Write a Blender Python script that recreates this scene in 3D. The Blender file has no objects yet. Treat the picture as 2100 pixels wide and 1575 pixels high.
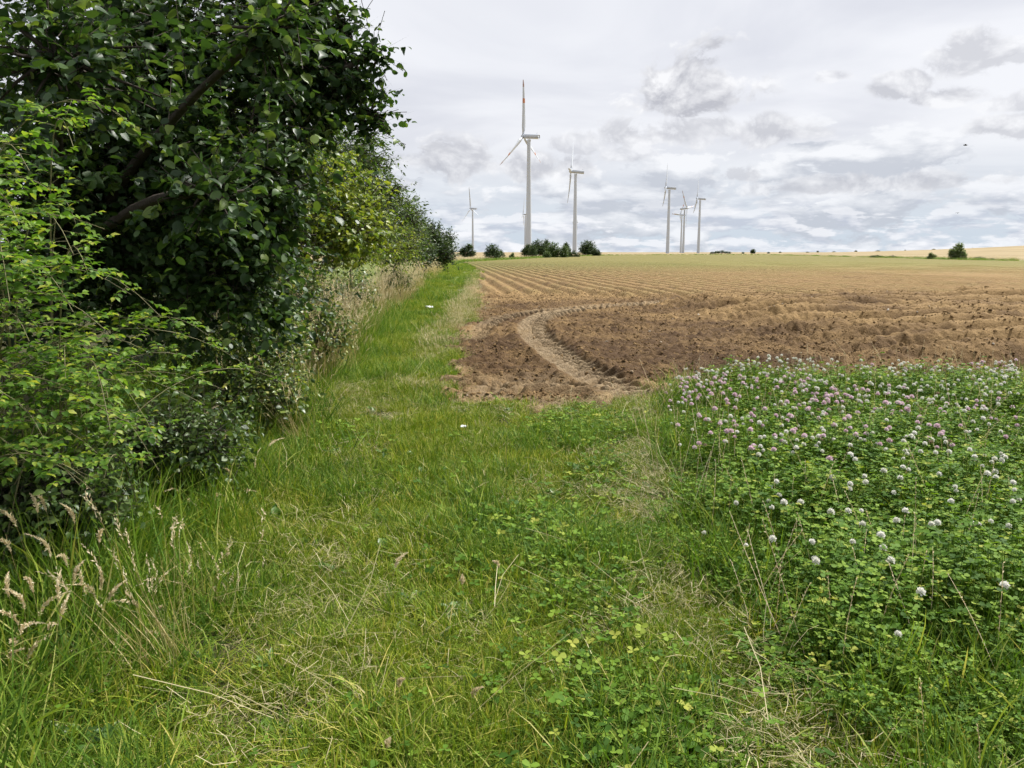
import bpy, math, random
import numpy as np
from mathutils import Matrix, Vector

rng = np.random.default_rng(7)
random.seed(7)
scene = bpy.context.scene
COL = scene.collection

# ------------------------------------------------------------------ camera
F_PX, W_PX, H_PX, HORIZON = 1638.0, 2100.0, 1575.0, 517.0
CAM_H = 1.6
PITCH = math.atan((H_PX / 2 - HORIZON) / F_PX)
cam_data = bpy.data.cameras.new('camera')
cam_data.sensor_width = 36.0
cam_data.lens = F_PX / W_PX * 36.0
cam_data.clip_start = 0.05
cam_data.clip_end = 20000.0
cam = bpy.data.objects.new('camera', cam_data)
COL.objects.link(cam)
cam.location = (0, 0, CAM_H)
cam.rotation_euler = (math.pi / 2 - PITCH, 0, 0)
scene.camera = cam

# ------------------------------------------------------------------ sun, exposure, render
SUN_EL, SUN_AZ = math.radians(49), math.radians(55)      # azimuth from +Y towards +X
sun_dir = Vector((math.cos(SUN_EL) * math.sin(SUN_AZ), math.cos(SUN_EL) * math.cos(SUN_AZ), math.sin(SUN_EL)))
sd = bpy.data.lights.new('sun', 'SUN')
sd.energy = 4.9
sd.angle = math.radians(5)
sd.color = (1.0, 0.965, 0.91)
sun = bpy.data.objects.new('sun', sd)
COL.objects.link(sun)
sun.rotation_euler = (-sun_dir).to_track_quat('-Z', 'Y').to_euler()
sun.location = (0, 0, 60)
vs = scene.view_settings
vs.view_transform = 'Standard'
vs.look = 'None'
vs.exposure = 0.66
vs.gamma = 1.0
vs.use_curve_mapping = False
cy = scene.cycles
cy.max_bounces = 4
cy.diffuse_bounces = 3
cy.glossy_bounces = 2
cy.transmission_bounces = 4
cy.transparent_max_bounces = 6
cy.use_denoising = True
cy.use_adaptive_sampling = True
cy.adaptive_threshold = 0.04
cy.caustics_reflective = False
cy.caustics_refractive = False


def at(u, v, Y):
    """world point at depth Y in the direction of a spot of the photograph"""
    x, y = (u - W_PX / 2) / F_PX, (H_PX / 2 - v) / F_PX
    d = (x, y * math.sin(PITCH) + math.cos(PITCH), y * math.cos(PITCH) - math.sin(PITCH))
    s = Y / d[1]
    return np.array((d[0] * s, Y, CAM_H + d[2] * s))


def gp(u, v, z=0.0):
    x, y = (u - W_PX / 2) / F_PX, (H_PX / 2 - v) / F_PX
    d = (x, y * math.sin(PITCH) + math.cos(PITCH), y * math.cos(PITCH) - math.sin(PITCH))
    s = (z - CAM_H) / d[2]
    return np.array((d[0] * s, d[1] * s, z))


# ------------------------------------------------------------------ node helper
class NT:
    def __init__(self, tree):
        self.t = tree
        self.n = tree.nodes
        self.l = tree.links

    def new(self, kind, **kw):
        nd = self.n.new(kind)
        for k, v in kw.items():
            setattr(nd, k, v)
        return nd

    def put(self, sock, val):
        if isinstance(val, bpy.types.NodeSocket):
            self.l.new(val, sock)
        elif val is not None:
            if hasattr(sock, 'default_value'):
                dv = sock.default_value
                if hasattr(dv, '__len__') and not hasattr(val, '__len__'):
                    val = [val] * len(dv)
                elif hasattr(dv, '__len__') and len(dv) == 4 and len(val) == 3:
                    val = tuple(val) + (1.0,)
                sock.default_value = val

    def m(self, op, a, b=None, c=None, clamp=False):
        nd = self.new('ShaderNodeMath', operation=op, use_clamp=clamp)
        self.put(nd.inputs[0], a)
        self.put(nd.inputs[1], b)
        self.put(nd.inputs[2], c)
        return nd.outputs[0]

    def vm(self, op, a, b=None, out=0):
        nd = self.new('ShaderNodeVectorMath', operation=op)
        self.put(nd.inputs[0], a)
        self.put(nd.inputs[1], b)
        return nd.outputs['Value'] if op in ('DOT_PRODUCT', 'LENGTH') else nd.outputs[0]

    def ss(self, x, lo, hi, a=0.0, b=1.0):
        nd = self.new('ShaderNodeMapRange', interpolation_type='SMOOTHSTEP')
        for i, v in enumerate((x, lo, hi, a, b)):
            self.put(nd.inputs[i], v)
        return nd.outputs[0]

    def mix(self, f, a, b, blend='MIX'):
        nd = self.new('ShaderNodeMix', data_type='RGBA', blend_type=blend)
        self.put(nd.inputs[0], f)
        self.put(nd.inputs[6], a)
        self.put(nd.inputs[7], b)
        return nd.outputs[2]

    def noise(self, vec, scale, detail=4, rough=0.55, dist=0.0):
        nd = self.new('ShaderNodeTexNoise')
        self.put(nd.inputs['Vector'], vec)
        nd.inputs['Scale'].default_value = scale
        nd.inputs['Detail'].default_value = detail
        nd.inputs['Roughness'].default_value = rough
        nd.inputs['Distortion'].default_value = dist
        return nd.outputs['Fac']

    def attr(self, name, out='Fac'):
        nd = self.new('ShaderNodeAttribute', attribute_name=name)
        return nd.outputs[out]

    def ramp(self, f, stops):
        nd = self.new('ShaderNodeValToRGB')
        cr = nd.color_ramp
        while len(cr.elements) < len(stops):
            cr.elements.new(0.5)
        for e, (p, c) in zip(cr.elements, stops):
            e.position = p
            e.color = tuple(c) + (1.0,)
        self.put(nd.inputs[0], f)
        return nd.outputs[0]


# ------------------------------------------------------------------ world: hazy bright sky with broken cumulus
def build_world():
    w = bpy.data.worlds.new('World')
    scene.world = w
    w.use_nodes = True
    T = NT(w.node_tree)
    T.n.clear()
    out = T.new('ShaderNodeOutputWorld')
    bg = T.new('ShaderNodeBackground')
    bg.inputs['Strength'].default_value = 0.064
    T.l.new(bg.outputs[0], out.inputs[0])
    sky = T.new('ShaderNodeTexSky', sky_type='NISHITA', sun_disc=False)
    sky.sun_elevation = SUN_EL
    sky.sun_rotation = SUN_AZ
    sky.dust_density = 2.0
    d = T.new('ShaderNodeTexCoord').outputs['Generated']
    sep = T.new('ShaderNodeSeparateXYZ')
    T.l.new(d, sep.inputs[0])
    x, y, z = sep.outputs
    # high thin veil, seen in perspective
    den = T.m('ADD', T.m('MAXIMUM', z, 0.0), 0.12)
    cmb = T.new('ShaderNodeCombineXYZ')
    T.put(cmb.inputs[0], T.m('DIVIDE', x, den))
    T.put(cmb.inputs[1], T.m('MULTIPLY', T.m('DIVIDE', y, den), 1.0))
    T.put(cmb.inputs[2], T.m('MULTIPLY', T.m('DIVIDE', x, den), -0.35))
    veil = T.noise(cmb.outputs[0], 0.75, 6, 0.52, 0.6)
    veil_c = T.mix(T.ss(veil, 0.33, 0.62), (7.5, 7.65, 8.35), (9.25, 9.35, 9.8))
    base = T.mix(0.93, sky.outputs[0], veil_c)

    def layer(stretch, scale, offs, eps, gain):
        v = T.vm('ADD', T.vm('MULTIPLY', d, (1.0, 1.0, stretch)), offs)
        n1 = T.noise(v, scale, 7, 0.60, 0.2)
        v2 = T.vm('ADD', v, (0.0, 0.0, eps * stretch))
        n2 = T.noise(v2, scale, 3, 0.5, 0.15)
        sh = T.m('MULTIPLY_ADD', T.m('SUBTRACT', n1, n2), gain, 0.45, clamp=True)
        return n1, sh

    # low banks of cumulus towards the horizon
    n1, sh = layer(2.6, 7.5, (3.1, 1.7, 0.35), 0.018, 7.0)
    low = T.ss(z, 0.17, 0.03)
    cov = T.m('MULTIPLY', T.ss(n1, T.m('MULTIPLY_ADD', low, -0.16, 0.60), T.m('MULTIPLY_ADD', low, -0.16, 0.655)), T.ss(z, 0.24, 0.11))
    ccol = T.mix(sh, (5.5, 5.85, 6.6), (9.4, 9.55, 9.9))
    # bluish air low down between the clouds
    air = T.mix(T.ss(z, 0.14, 0.0), base, (6.2, 7.0, 7.9))
    col = T.mix(T.m('MULTIPLY', cov, 0.8), air, ccol)
    n1b, shb = layer(4.0, 15.0, (7.7, 2.2, 0.9), 0.009, 5.5)
    covb = T.m('MULTIPLY', T.ss(n1b, 0.45, 0.52), T.ss(z, 0.085, 0.03))
    col = T.mix(T.m('MULTIPLY', covb, 0.75), col, T.mix(shb, (5.4, 5.85, 6.9), (9.4, 9.5, 9.9)))
    # single clouds floating higher up: (photo spot, half width, half height in px, depth)
    blobs = [(1400, 180, 112, 70, 1.0), (1345, 280, 120, 36, .75), (1590, 272, 75, 32, .8), (1990, 125, 58, 40, .7),
             (2085, 110, 40, 20, .6), (1855, 176, 45, 22, .8), (1965, 197, 55, 20, .8), (2075, 262, 60, 22, .7), (1710, 156, 28, 12, .6),
             (2085, 212, 60, 18, .6), (1450, 265, 70, 24, .7), (960, 335, 100, 46, .8), (1100, 345, 90, 34, .8), (1180, 300, 60, 20, .6), (1300, 315, 60, 22, .6),
             (1520, 362, 45, 14, .6), (1850, 375, 130, 22, .7), (1650, 385, 110, 22, .65), (860, 330, 60, 14, .5)]
    vq = T.vm('MULTIPLY', d, (1.0, 1.0, 1.35))
    wob = T.noise(vq, 15.0, 8, 0.64, 0.3)
    wob2 = T.noise(T.vm('ADD', vq, (0, 0, 0.018)), 15.0, 4, 0.55, 0.25)
    wobm = T.m('MULTIPLY_ADD', wob, 4.2, -1.85)
    acc, accb = None, None
    for (u, v, w_, h_, k) in blobs:
        c = Vector(at(u, v, 1.0)) - Vector((0, 0, CAM_H))
        c.normalize()
        e1 = Vector((0, 0, 1)).cross(c).normalized()
        e2 = c.cross(e1)
        a = T.vm('DOT_PRODUCT', d, tuple(e1 * (F_PX / w_)))
        b = T.vm('DOT_PRODUCT', T.vm('SUBTRACT', d, tuple(c)), tuple(e2 * (F_PX / h_)))
        flat = T.m('MULTIPLY', b, T.m('MULTIPLY_ADD', T.m('LESS_THAN', b, 0.0), 0.35, 1.0))
        r = T.m('SQRT', T.m('MULTIPLY_ADD', a, a, T.m('MULTIPLY', flat, flat)))
        den_ = T.m('ADD', T.m('SUBTRACT', 1.0, r), wobm)
        den_ = T.m('MULTIPLY', T.ss(den_, 0.0, 0.5), k)
        den_ = T.m('MULTIPLY', den_, T.ss(r, 1.9, 1.1))
        acc = den_ if acc is None else T.m('MAXIMUM', acc, den_)
    shc = T.m('MULTIPLY_ADD', T.m('SUBTRACT', wob, wob2), 4.5, 0.30, clamp=True)
    shc = T.m('ADD', shc, T.m('MULTIPLY', T.m('SUBTRACT', 1.0, acc), 0.35), clamp=True)
    col = T.mix(T.m('MULTIPLY', acc, 0.92), col, T.mix(shc, (5.1, 5.2, 5.75), (9.6, 9.65, 9.9)))
    T.l.new(col, bg.inputs['Color'])
    w.cycles.sampling_method = 'NONE'      # the sky is even enough to be met by chance


build_world()


# ------------------------------------------------------------------ noise in numpy
_perm = np.random.default_rng(99).permutation(512).astype(np.int64)
_vals = np.random.default_rng(98).random(512)


def vnoise(x, y, seed=0):
    x = np.asarray(x, float) + seed * 17.31
    y = np.asarray(y, float) + seed * 9.17
    xi, yi = np.floor(x).astype(np.int64), np.floor(y).astype(np.int64)
    fx, fy = x - xi, y - yi
    fx, fy = fx * fx * (3 - 2 * fx), fy * fy * (3 - 2 * fy)

    def h(a, b):
        return _vals[_perm[(_perm[a & 511] + b) & 511]]
    return (h(xi, yi) * (1 - fx) + h(xi + 1, yi) * fx) * (1 - fy) + (h(xi, yi + 1) * (1 - fx) + h(xi + 1, yi + 1) * fx) * fy


def fbm(x, y, octv=4, seed=0, gain=.5):
    s, a, t = 0, 1, 0
    for i in range(octv):
        s = s + a * vnoise(x * 2 ** i, y * 2 ** i, seed + i * 3)
        t += a
        a *= gain
    return s / t


def sstep(x, a, b):
    t = np.clip((x - a) / (b - a), 0, 1)
    return t * t * (3 - 2 * t)


# ------------------------------------------------------------------ mesh builder
class MB:
    def __init__(self):
        self.v, self.t, self.q, self.tm, self.qm, self.r = [], [], [], [], [], []
        self.n = 0

    def add(self, verts, tris=None, quads=None, mat=0, rnd=0.0):
        verts = np.asarray(verts, float).reshape(-1, 3)
        self.v.append(verts)
        self.r.append(np.broadcast_to(np.asarray(rnd, float), (len(verts),)))
        if tris is not None and len(tris):
            tris = np.asarray(tris, np.int64)
            self.t.append(tris + self.n)
            self.tm.append(np.full(len(tris), mat))
        if quads is not None and len(quads):
            quads = np.asarray(quads, np.int64)
            self.q.append(quads + self.n)
            self.qm.append(np.full(len(quads), mat))
        self.n += len(verts)

    def inst(self, tpl, P, B, S, rnd, mat=0):
        """tpl = (verts, tris, quads); P (n,3), B (n,3,3) columns = axes, S (n,) or (n,3)"""
        tv, tt, tq = tpl
        P = np.asarray(P, float)
        n, k = len(P), len(tv)
        if n == 0:
            return
        S = np.asarray(S, float)
        S = S.reshape(-1, 1, 1) if S.ndim == 1 else S[:, None, :]
        loc = tv[None] * S
        vv = np.einsum('nij,nkj->nki', B, loc) + P[:, None, :]
        off = (np.arange(n) * k)[:, None, None]
        t = (np.asarray(tt)[None] + off).reshape(-1, 3) if len(tt) else None
        q = (np.asarray(tq)[None] + off).reshape(-1, 4) if len(tq) else None
        self.add(vv.reshape(-1, 3), t, q, mat, np.repeat(np.asarray(rnd), k))

    def tube(self, pts, rad, k=5, mat=0, rnd=0.0, cap=False):
        pts = np.asarray(pts, float)
        n = len(pts)
        rad = np.broadcast_to(np.asarray(rad, float), (n,))
        tan = np.gradient(pts, axis=0)
        tan /= np.linalg.norm(tan, axis=1, keepdims=True) + 1e-9
        ref = np.array((0.31, 0.17, 0.93)) if abs(tan[0, 2]) < .9 else np.array((1.0, 0.1, 0.0))
        a = np.cross(tan, ref)
        a /= np.linalg.norm(a, axis=1, keepdims=True) + 1e-9
        b = np.cross(tan, a)
        th = np.arange(k) / k * 2 * np.pi
        ring = pts[:, None] + rad[:, None, None] * (np.cos(th)[None, :, None] * a[:, None] + np.sin(th)[None, :, None] * b[:, None])
        i = np.arange(n - 1)[:, None] * k
        j = np.arange(k)[None]
        j2 = (j + 1) % k
        q = np.stack((i + j, i + j2, i + k + j2, i + k + j), -1).reshape(-1, 4)
        self.add(ring.reshape(-1, 3), None, q, mat, rnd)

    def mesh(self, name, mats, smooth=True):
        me = bpy.data.meshes.new(name)
        v = np.concatenate(self.v) if self.v else np.zeros((0, 3))
        t = np.concatenate(self.t) if self.t else np.zeros((0, 3), np.int64)
        q = np.concatenate(self.q) if self.q else np.zeros((0, 4), np.int64)
        fill_mesh(me, v, t, q, smooth)
        mi = np.concatenate([np.zeros(0, np.int64)] + self.tm + self.qm)
        for m in mats:
            me.materials.append(m)
        if len(mats) > 1:
            me.polygons.foreach_set('material_index', mi.astype(np.int32))
        at_ = me.attributes.new('rnd', 'FLOAT', 'POINT')
        at_.data.foreach_set('value', np.concatenate(self.r).astype(np.float32))
        me.update()
        return me

    def build(self, name, mats, parent=None, smooth=True):
        if not isinstance(mats, (list, tuple)):
            mats = [mats]
        return link(name, self.mesh(name, mats, smooth), parent)


def fill_mesh(me, v, t, q, smooth=True):
    me.vertices.add(len(v))
    me.vertices.foreach_set('co', np.ascontiguousarray(v, np.float32).ravel())
    nl = len(t) * 3 + len(q) * 4
    me.loops.add(nl)
    me.loops.foreach_set('vertex_index', np.concatenate((t.ravel(), q.ravel())).astype(np.int32))
    me.polygons.add(len(t) + len(q))
    st = np.concatenate((np.arange(len(t)) * 3, len(t) * 3 + np.arange(len(q)) * 4))
    me.polygons.foreach_set('loop_start', st.astype(np.int32))
    if smooth:
        me.polygons.foreach_set('use_smooth', np.ones(len(t) + len(q), bool))
    me.update(calc_edges=True)
    me.validate()


def link(name, data, parent=None):
    o = bpy.data.objects.new(name, data)
    COL.objects.link(o)
    if parent is not None:
        o.parent = parent
        o.matrix_parent_inverse = parent_matrix(parent).inverted()
    return o


def parent_matrix(p):
    m = Matrix.LocRotScale(p.location, p.rotation_euler, p.scale)
    return parent_matrix(p.parent) @ p.matrix_parent_inverse @ m if p.parent else m


def tag(o, label=None, cat=None, group=None, kind=None):
    for k, v in (('label', label), ('category', cat), ('group', group), ('kind', kind)):
        if v:
            o[k] = v
    return o


def empty(name, loc, label, cat, group=None):
    o = bpy.data.objects.new(name, None)
    COL.objects.link(o)
    o.location = tuple(float(c) for c in loc)
    o.empty_display_size = .2
    return tag(o, label, cat, group)


def basis(d, up):
    """columns X (width), Y (along d), Z (normal near up)"""
    d = d / (np.linalg.norm(d, axis=1, keepdims=True) + 1e-9)
    xx = np.cross(d, up)
    xx /= np.linalg.norm(xx, axis=1, keepdims=True) + 1e-9
    zz = np.cross(xx, d)
    return np.stack((xx, d, zz), -1)


# ------------------------------------------------------------------ materials
def principled(name, rough=.6, spec=.3):
    m = bpy.data.materials.new(name)
    m.use_nodes = True
    T = NT(m.node_tree)
    p = T.n['Principled BSDF']
    p.inputs['Roughness'].default_value = rough
    p.inputs['Specular IOR Level'].default_value = spec
    return m, T, p


def leaf_mat(name, stops, rough=.45, spec=.4, trans=.35, tcol=(1.25, 1.3, .55), vein=False, big=0.0):
    """leaf or blade: colour varies leaf by leaf, light comes through"""
    m, T, p = principled(name, rough, spec)
    oi = T.new('ShaderNodeObjectInfo')
    f = T.m('FRACT', T.m('ADD', T.attr('rnd'), oi.outputs['Random']))
    c = T.ramp(f, stops)
    if big:
        geo = T.new('ShaderNodeNewGeometry')
        nz = T.noise(geo.outputs['Position'], 1.3, 3)
        c = T.mix(T.ss(nz, .35, .65, 0, big), c, T.mix(1.0, c, (1.28, 1.08, .65), 'MULTIPLY'))
    T.put(p.inputs['Base Color'], c)
    tr = T.new('ShaderNodeBsdfTranslucent')
    T.put(tr.inputs['Color'], T.mix(1.0, c, tcol, 'MULTIPLY'))
    mx = T.new('ShaderNodeMixShader')
    mx.inputs[0].default_value = trans
    T.l.new(p.outputs[0], mx.inputs[1])
    T.l.new(tr.outputs[0], mx.inputs[2])
    T.l.new(mx.outputs[0], T.n['Material Output'].inputs['Surface'])
    return m


def plain_mat(name, col, rough=.6, spec=.3, var=.25, scale=6.0, bump=0.0):
    m, T, p = principled(name, rough, spec)
    tc = T.new('ShaderNodeTexCoord').outputs['Object']
    nz = T.noise(tc, scale, 5)
    f = T.m('MULTIPLY_ADD', nz, 2 * var, 1 - var)
    T.put(p.inputs['Base Color'], T.mix(1.0, col, f, 'MULTIPLY'))
    if bump:
        b = T.new('ShaderNodeBump')
        b.inputs['Strength'].default_value = bump
        b.inputs['Distance'].default_value = .02
        T.put(b.inputs['Height'], nz)
        T.l.new(b.outputs[0], p.inputs['Normal'])
    return m


M = {}
M['alder'] = leaf_mat('leaf_dark', [(0, (.022, .050, .016)), (.5, (.038, .080, .022)), (.85, (.072, .128, .033)), (1, (.18, .25, .05))], .46, .38, .32)
M['rose'] = leaf_mat('leaf_rose', [(0, (.045, .105, .016)), (.45, (.095, .19, .026)), (.85, (.195, .305, .042)), (1, (.36, .38, .07))], .5, .25, .42)
M['lime'] = leaf_mat('leaf_lime', [(0, (.07, .12, .02)), (.5, (.16, .22, .034)), (1, (.31, .34, .055))], .45, .4, .38)
M['ash'] = leaf_mat('leaf_ash', [(0, (.035, .07, .02)), (.6, (.07, .12, .03)), (1, (.13, .185, .04))], .45, .4, .3)
M['thorn'] = leaf_mat('leaf_thorn', [(0, (.022, .046, .016)), (.6, (.04, .075, .022)), (1, (.08, .12, .03))], .5, .35, .25)
M['bramble'] = leaf_mat('leaf_bramble', [(0, (.04, .08, .022)), (.5, (.095, .155, .032)), (.85, (.18, .235, .045)), (1, (.40, .38, .13))], .42, .45, .3)
M['far'] = leaf_mat('leaf_far', [(0, (.03, .058, .024)), (.6, (.055, .09, .032)), (1, (.10, .14, .045))], .6, .25, .2)
M['farpale'] = leaf_mat('leaf_far_pale', [(0, (.09, .13, .06)), (.6, (.15, .20, .09)), (1, (.22, .27, .13))], .6, .25, .35)
M['bark'] = plain_mat('bark', (.06, .05, .04), .85, .15, .5, 30, .6)
M['cane'] = plain_mat('cane', (.16, .15, .07), .6, .3, .4, 30)
M['grass'] = leaf_mat('grass_blade', [(0, (.056, .110, .011)), (.4, (.126, .210, .020)), (.82, (.250, .312, .040)), (1, (.46, .41, .16))], .62, .12, .30, big=.5)
M['grass_lush'] = leaf_mat('grass_blade_lush', [(0, (.046, .105, .012)), (.55, (.112, .205, .023)), (.9, (.24, .31, .044)), (1, (.40, .37, .13))], .6, .14, .30)
M['straw'] = leaf_mat('straw', [(0, (.17, .17, .06)), (.5, (.32, .28, .13)), (1, (.54, .48, .28))], .6, .3, .25, (1.1, 1.05, .8))
M['dry'] = leaf_mat('dry_grass', [(0, (.30, .24, .10)), (.4, (.48, .39, .18)), (.8, (.64, .53, .28)), (1, (.26, .30, .09))], .65, .25, .3, (1.1, 1.05, .8))
M['seed'] = leaf_mat('seed_head', [(0, (.52, .43, .26)), (.5, (.70, .60, .40)), (1, (.82, .75, .56))], .7, .2, .35, (1.1, 1.05, .9))
M['clover'] = leaf_mat('clover_leaf', [(0, (.038, .092, .011)), (.45, (.095, .190, .020)), (.9, (.200, .305, .036)), (1, (.36, .37, .07))], .65, .12, .30)
M['weed'] = leaf_mat('weed_leaf', [(0, (.05, .12, .02)), (.6, (.10, .19, .03)), (1, (.17, .26, .05))], .42, .4, .33)
M['petal_white'] = leaf_mat('petal_white', [(0, (.62, .63, .50)), (.3, (.80, .79, .73)), (1, (.88, .86, .83))], .6, .2, .3, (1, 1, .95))
M['petal_pink'] = leaf_mat('petal_pink', [(0, (.66, .46, .52)), (.5, (.76, .60, .64)), (1, (.86, .78, .79))], .6, .2, .3, (1, .9, 1))
M['petal_brown'] = leaf_mat('petal_brown', [(0, (.26, .19, .10)), (1, (.5, .42, .28))], .7, .2, .2, (1, 1, .9))
M['white'] = plain_mat('turbine_paint', (.47, .51, .57), .5, .3, .06, .15)
M['grey'] = plain_mat('turbine_grey', (.20, .21, .22), .5, .4, .1, .3)
M['red'] = plain_mat('turbine_red', (.42, .18, .10), .5, .4, .08, .3)
M['tip'] = plain_mat('turbine_tip', (.30, .20, .18), .5, .4, .08, .3)
M['paper'] = plain_mat('white_scrap', (.78, .78, .77), .6, .3, .12, 20)
M['bird'] = plain_mat('bird_feather', (.025, .025, .028), .7, .2, .2, 20)

# ------------------------------------------------------------------ field layout
ROW = math.radians(4.9)


def to_st(x, y):
    return x * math.cos(ROW) + y * math.sin(ROW), -x * math.sin(ROW) + y * math.cos(ROW)


def to_xy(s, t):
    return s * math.cos(ROW) - t * math.sin(ROW), s * math.sin(ROW) + t * math.cos(ROW)


EDGE_Y = np.array([0, 8.0, 8.6, 10.8, 15.3, 27.2, 62, 122, 200, 500])
EDGE_X = np.array([-.80, -.85, -.88, -.95, -1.15, -1.35, -2.5, -7.4, -14, -40])
HEDGE_Y = np.array([0, 3.7, 5.3, 9.2, 21.6, 45, 96, 140, 500])
HEDGE_X = np.array([-1.9, -2.05, -2.3, -2.75, -3.7, -5.0, -8.8, -13, -60])
FAR = [gp(*q)[:2] for q in ((949, 539), (1050, 532.5), (1150, 527.5), (1240, 524), (1400, 523), (1560, 523), (1750, 527.5), (1900, 531.5), (2100, 537), (2600, 548))]


def near_edge(x):
    """front limit of the bare soil (y) as a function of x"""
    return np.interp(x, [-2, -.8, 0, 1.0, 1.8, 3.0, 5, 8, 14, 40], [8.1, 8.15, 8.2, 8.5, 9.1, 9.4, 9.5, 9.7, 10.5, 15])


def field_in(x, y):
    """signed depth inside the bare field, metres, roughly; positive = inside"""
    wob = (fbm(x * .8, y * .8, 3, 5) - .5) * 1.5 * (1 - sstep(y, 40, 90))
    wob2 = (fbm(x * 3, y * 3, 2, 8) - .5) * .55
    d1 = (x - np.interp(y, EDGE_Y, EDGE_X)) + wob * .35 + wob2
    d2 = (y - near_edge(x)) + wob + wob2
    fx = np.array([p[0] for p in FAR])
    fy = np.array([p[1] for p in FAR])
    # far limit: polar in azimuth
    az = np.arctan2(x, y)
    fa = np.arctan2(fx, fy)
    fr = np.hypot(fx, fy)
    d3 = np.exp(np.interp(az, fa, np.log(fr))) - np.hypot(x, y)
    return np.minimum(np.minimum(d1, d2), d3)


# tractor tracks (ground polylines): centre line, half width
TR = [np.array([gp(*q)[:2] for q in pts]) for pts in (
    [(1350, 838), (1252, 800), (1195, 770), (1142, 735), (1108, 708), (1090, 688), (1092, 668), (1120, 652), (1180, 641), (1300, 631), (1480, 622), (1800, 612)],
    [(972, 705), (985, 685), (1016, 663), (1092, 646), (1230, 634), (1378, 625), (1480, 619)],
    [(900, 800), (925, 790), (1010, 800), (1110, 800), (1240, 812)],
)]


def smooth_poly(p, n=160):
    q = p
    for _ in range(3):
        a = q[:-1] * .75 + q[1:] * .25
        b = q[:-1] * .25 + q[1:] * .75
        q = np.concatenate((q[:1], np.stack((a, b), 1).reshape(-1, 2), q[-1:]))
    s = np.concatenate(([0], np.cumsum(np.hypot(*np.diff(q, axis=0).T))))
    u = np.linspace(0, s[-1], n)
    return np.stack((np.interp(u, s, q[:, 0]), np.interp(u, s, q[:, 1])), 1), u


def track_coords(x, y):
    """for each point: list of (lateral distance, along distance) to each track"""
    out = []
    for p in TR:
        q, u = smooth_poly(p)
        best = np.full(x.shape, 1e9)
        lat = np.full(x.shape, 99.0)
        along = np.zeros(x.shape)
        near = (x > q[:, 0].min() - 1) & (x < q[:, 0].max() + 1) & (y > q[:, 1].min() - 1) & (y < q[:, 1].max() + 1)
        xi, yi = x[near], y[near]
        bb, ll, aa = best[near], lat[near], along[near]
        for i in range(len(q) - 1):
            dx, dy = q[i + 1] - q[i]
            L = math.hypot(dx, dy) + 1e-9
            tt = np.clip(((xi - q[i, 0]) * dx + (yi - q[i, 1]) * dy) / L / L, 0, 1)
            ex, ey = xi - (q[i, 0] + tt * dx), yi - (q[i, 1] + tt * dy)
            d2 = ex * ex + ey * ey
            better = d2 < bb
            bb[better] = d2[better]
            ll[better] = ((ex * dy - ey * dx) / L)[better]
            aa[better] = u[i] + tt[better] * L
        best[near], lat[near], along[near] = bb, ll, aa
        lat = np.where(best < 1e8, np.sign(lat) * np.sqrt(best), 99)
        out.append((lat, along))
    return out


def terrain(x, y):
    """the lie of the land: almost level, a long rise far off to the right"""
    r = np.hypot(x, y)
    hill = 24 * np.exp(-(((x - 760) / 280) ** 2 + ((y - 640) / 300) ** 2))
    return hill * sstep(r, 150, 380)


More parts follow.
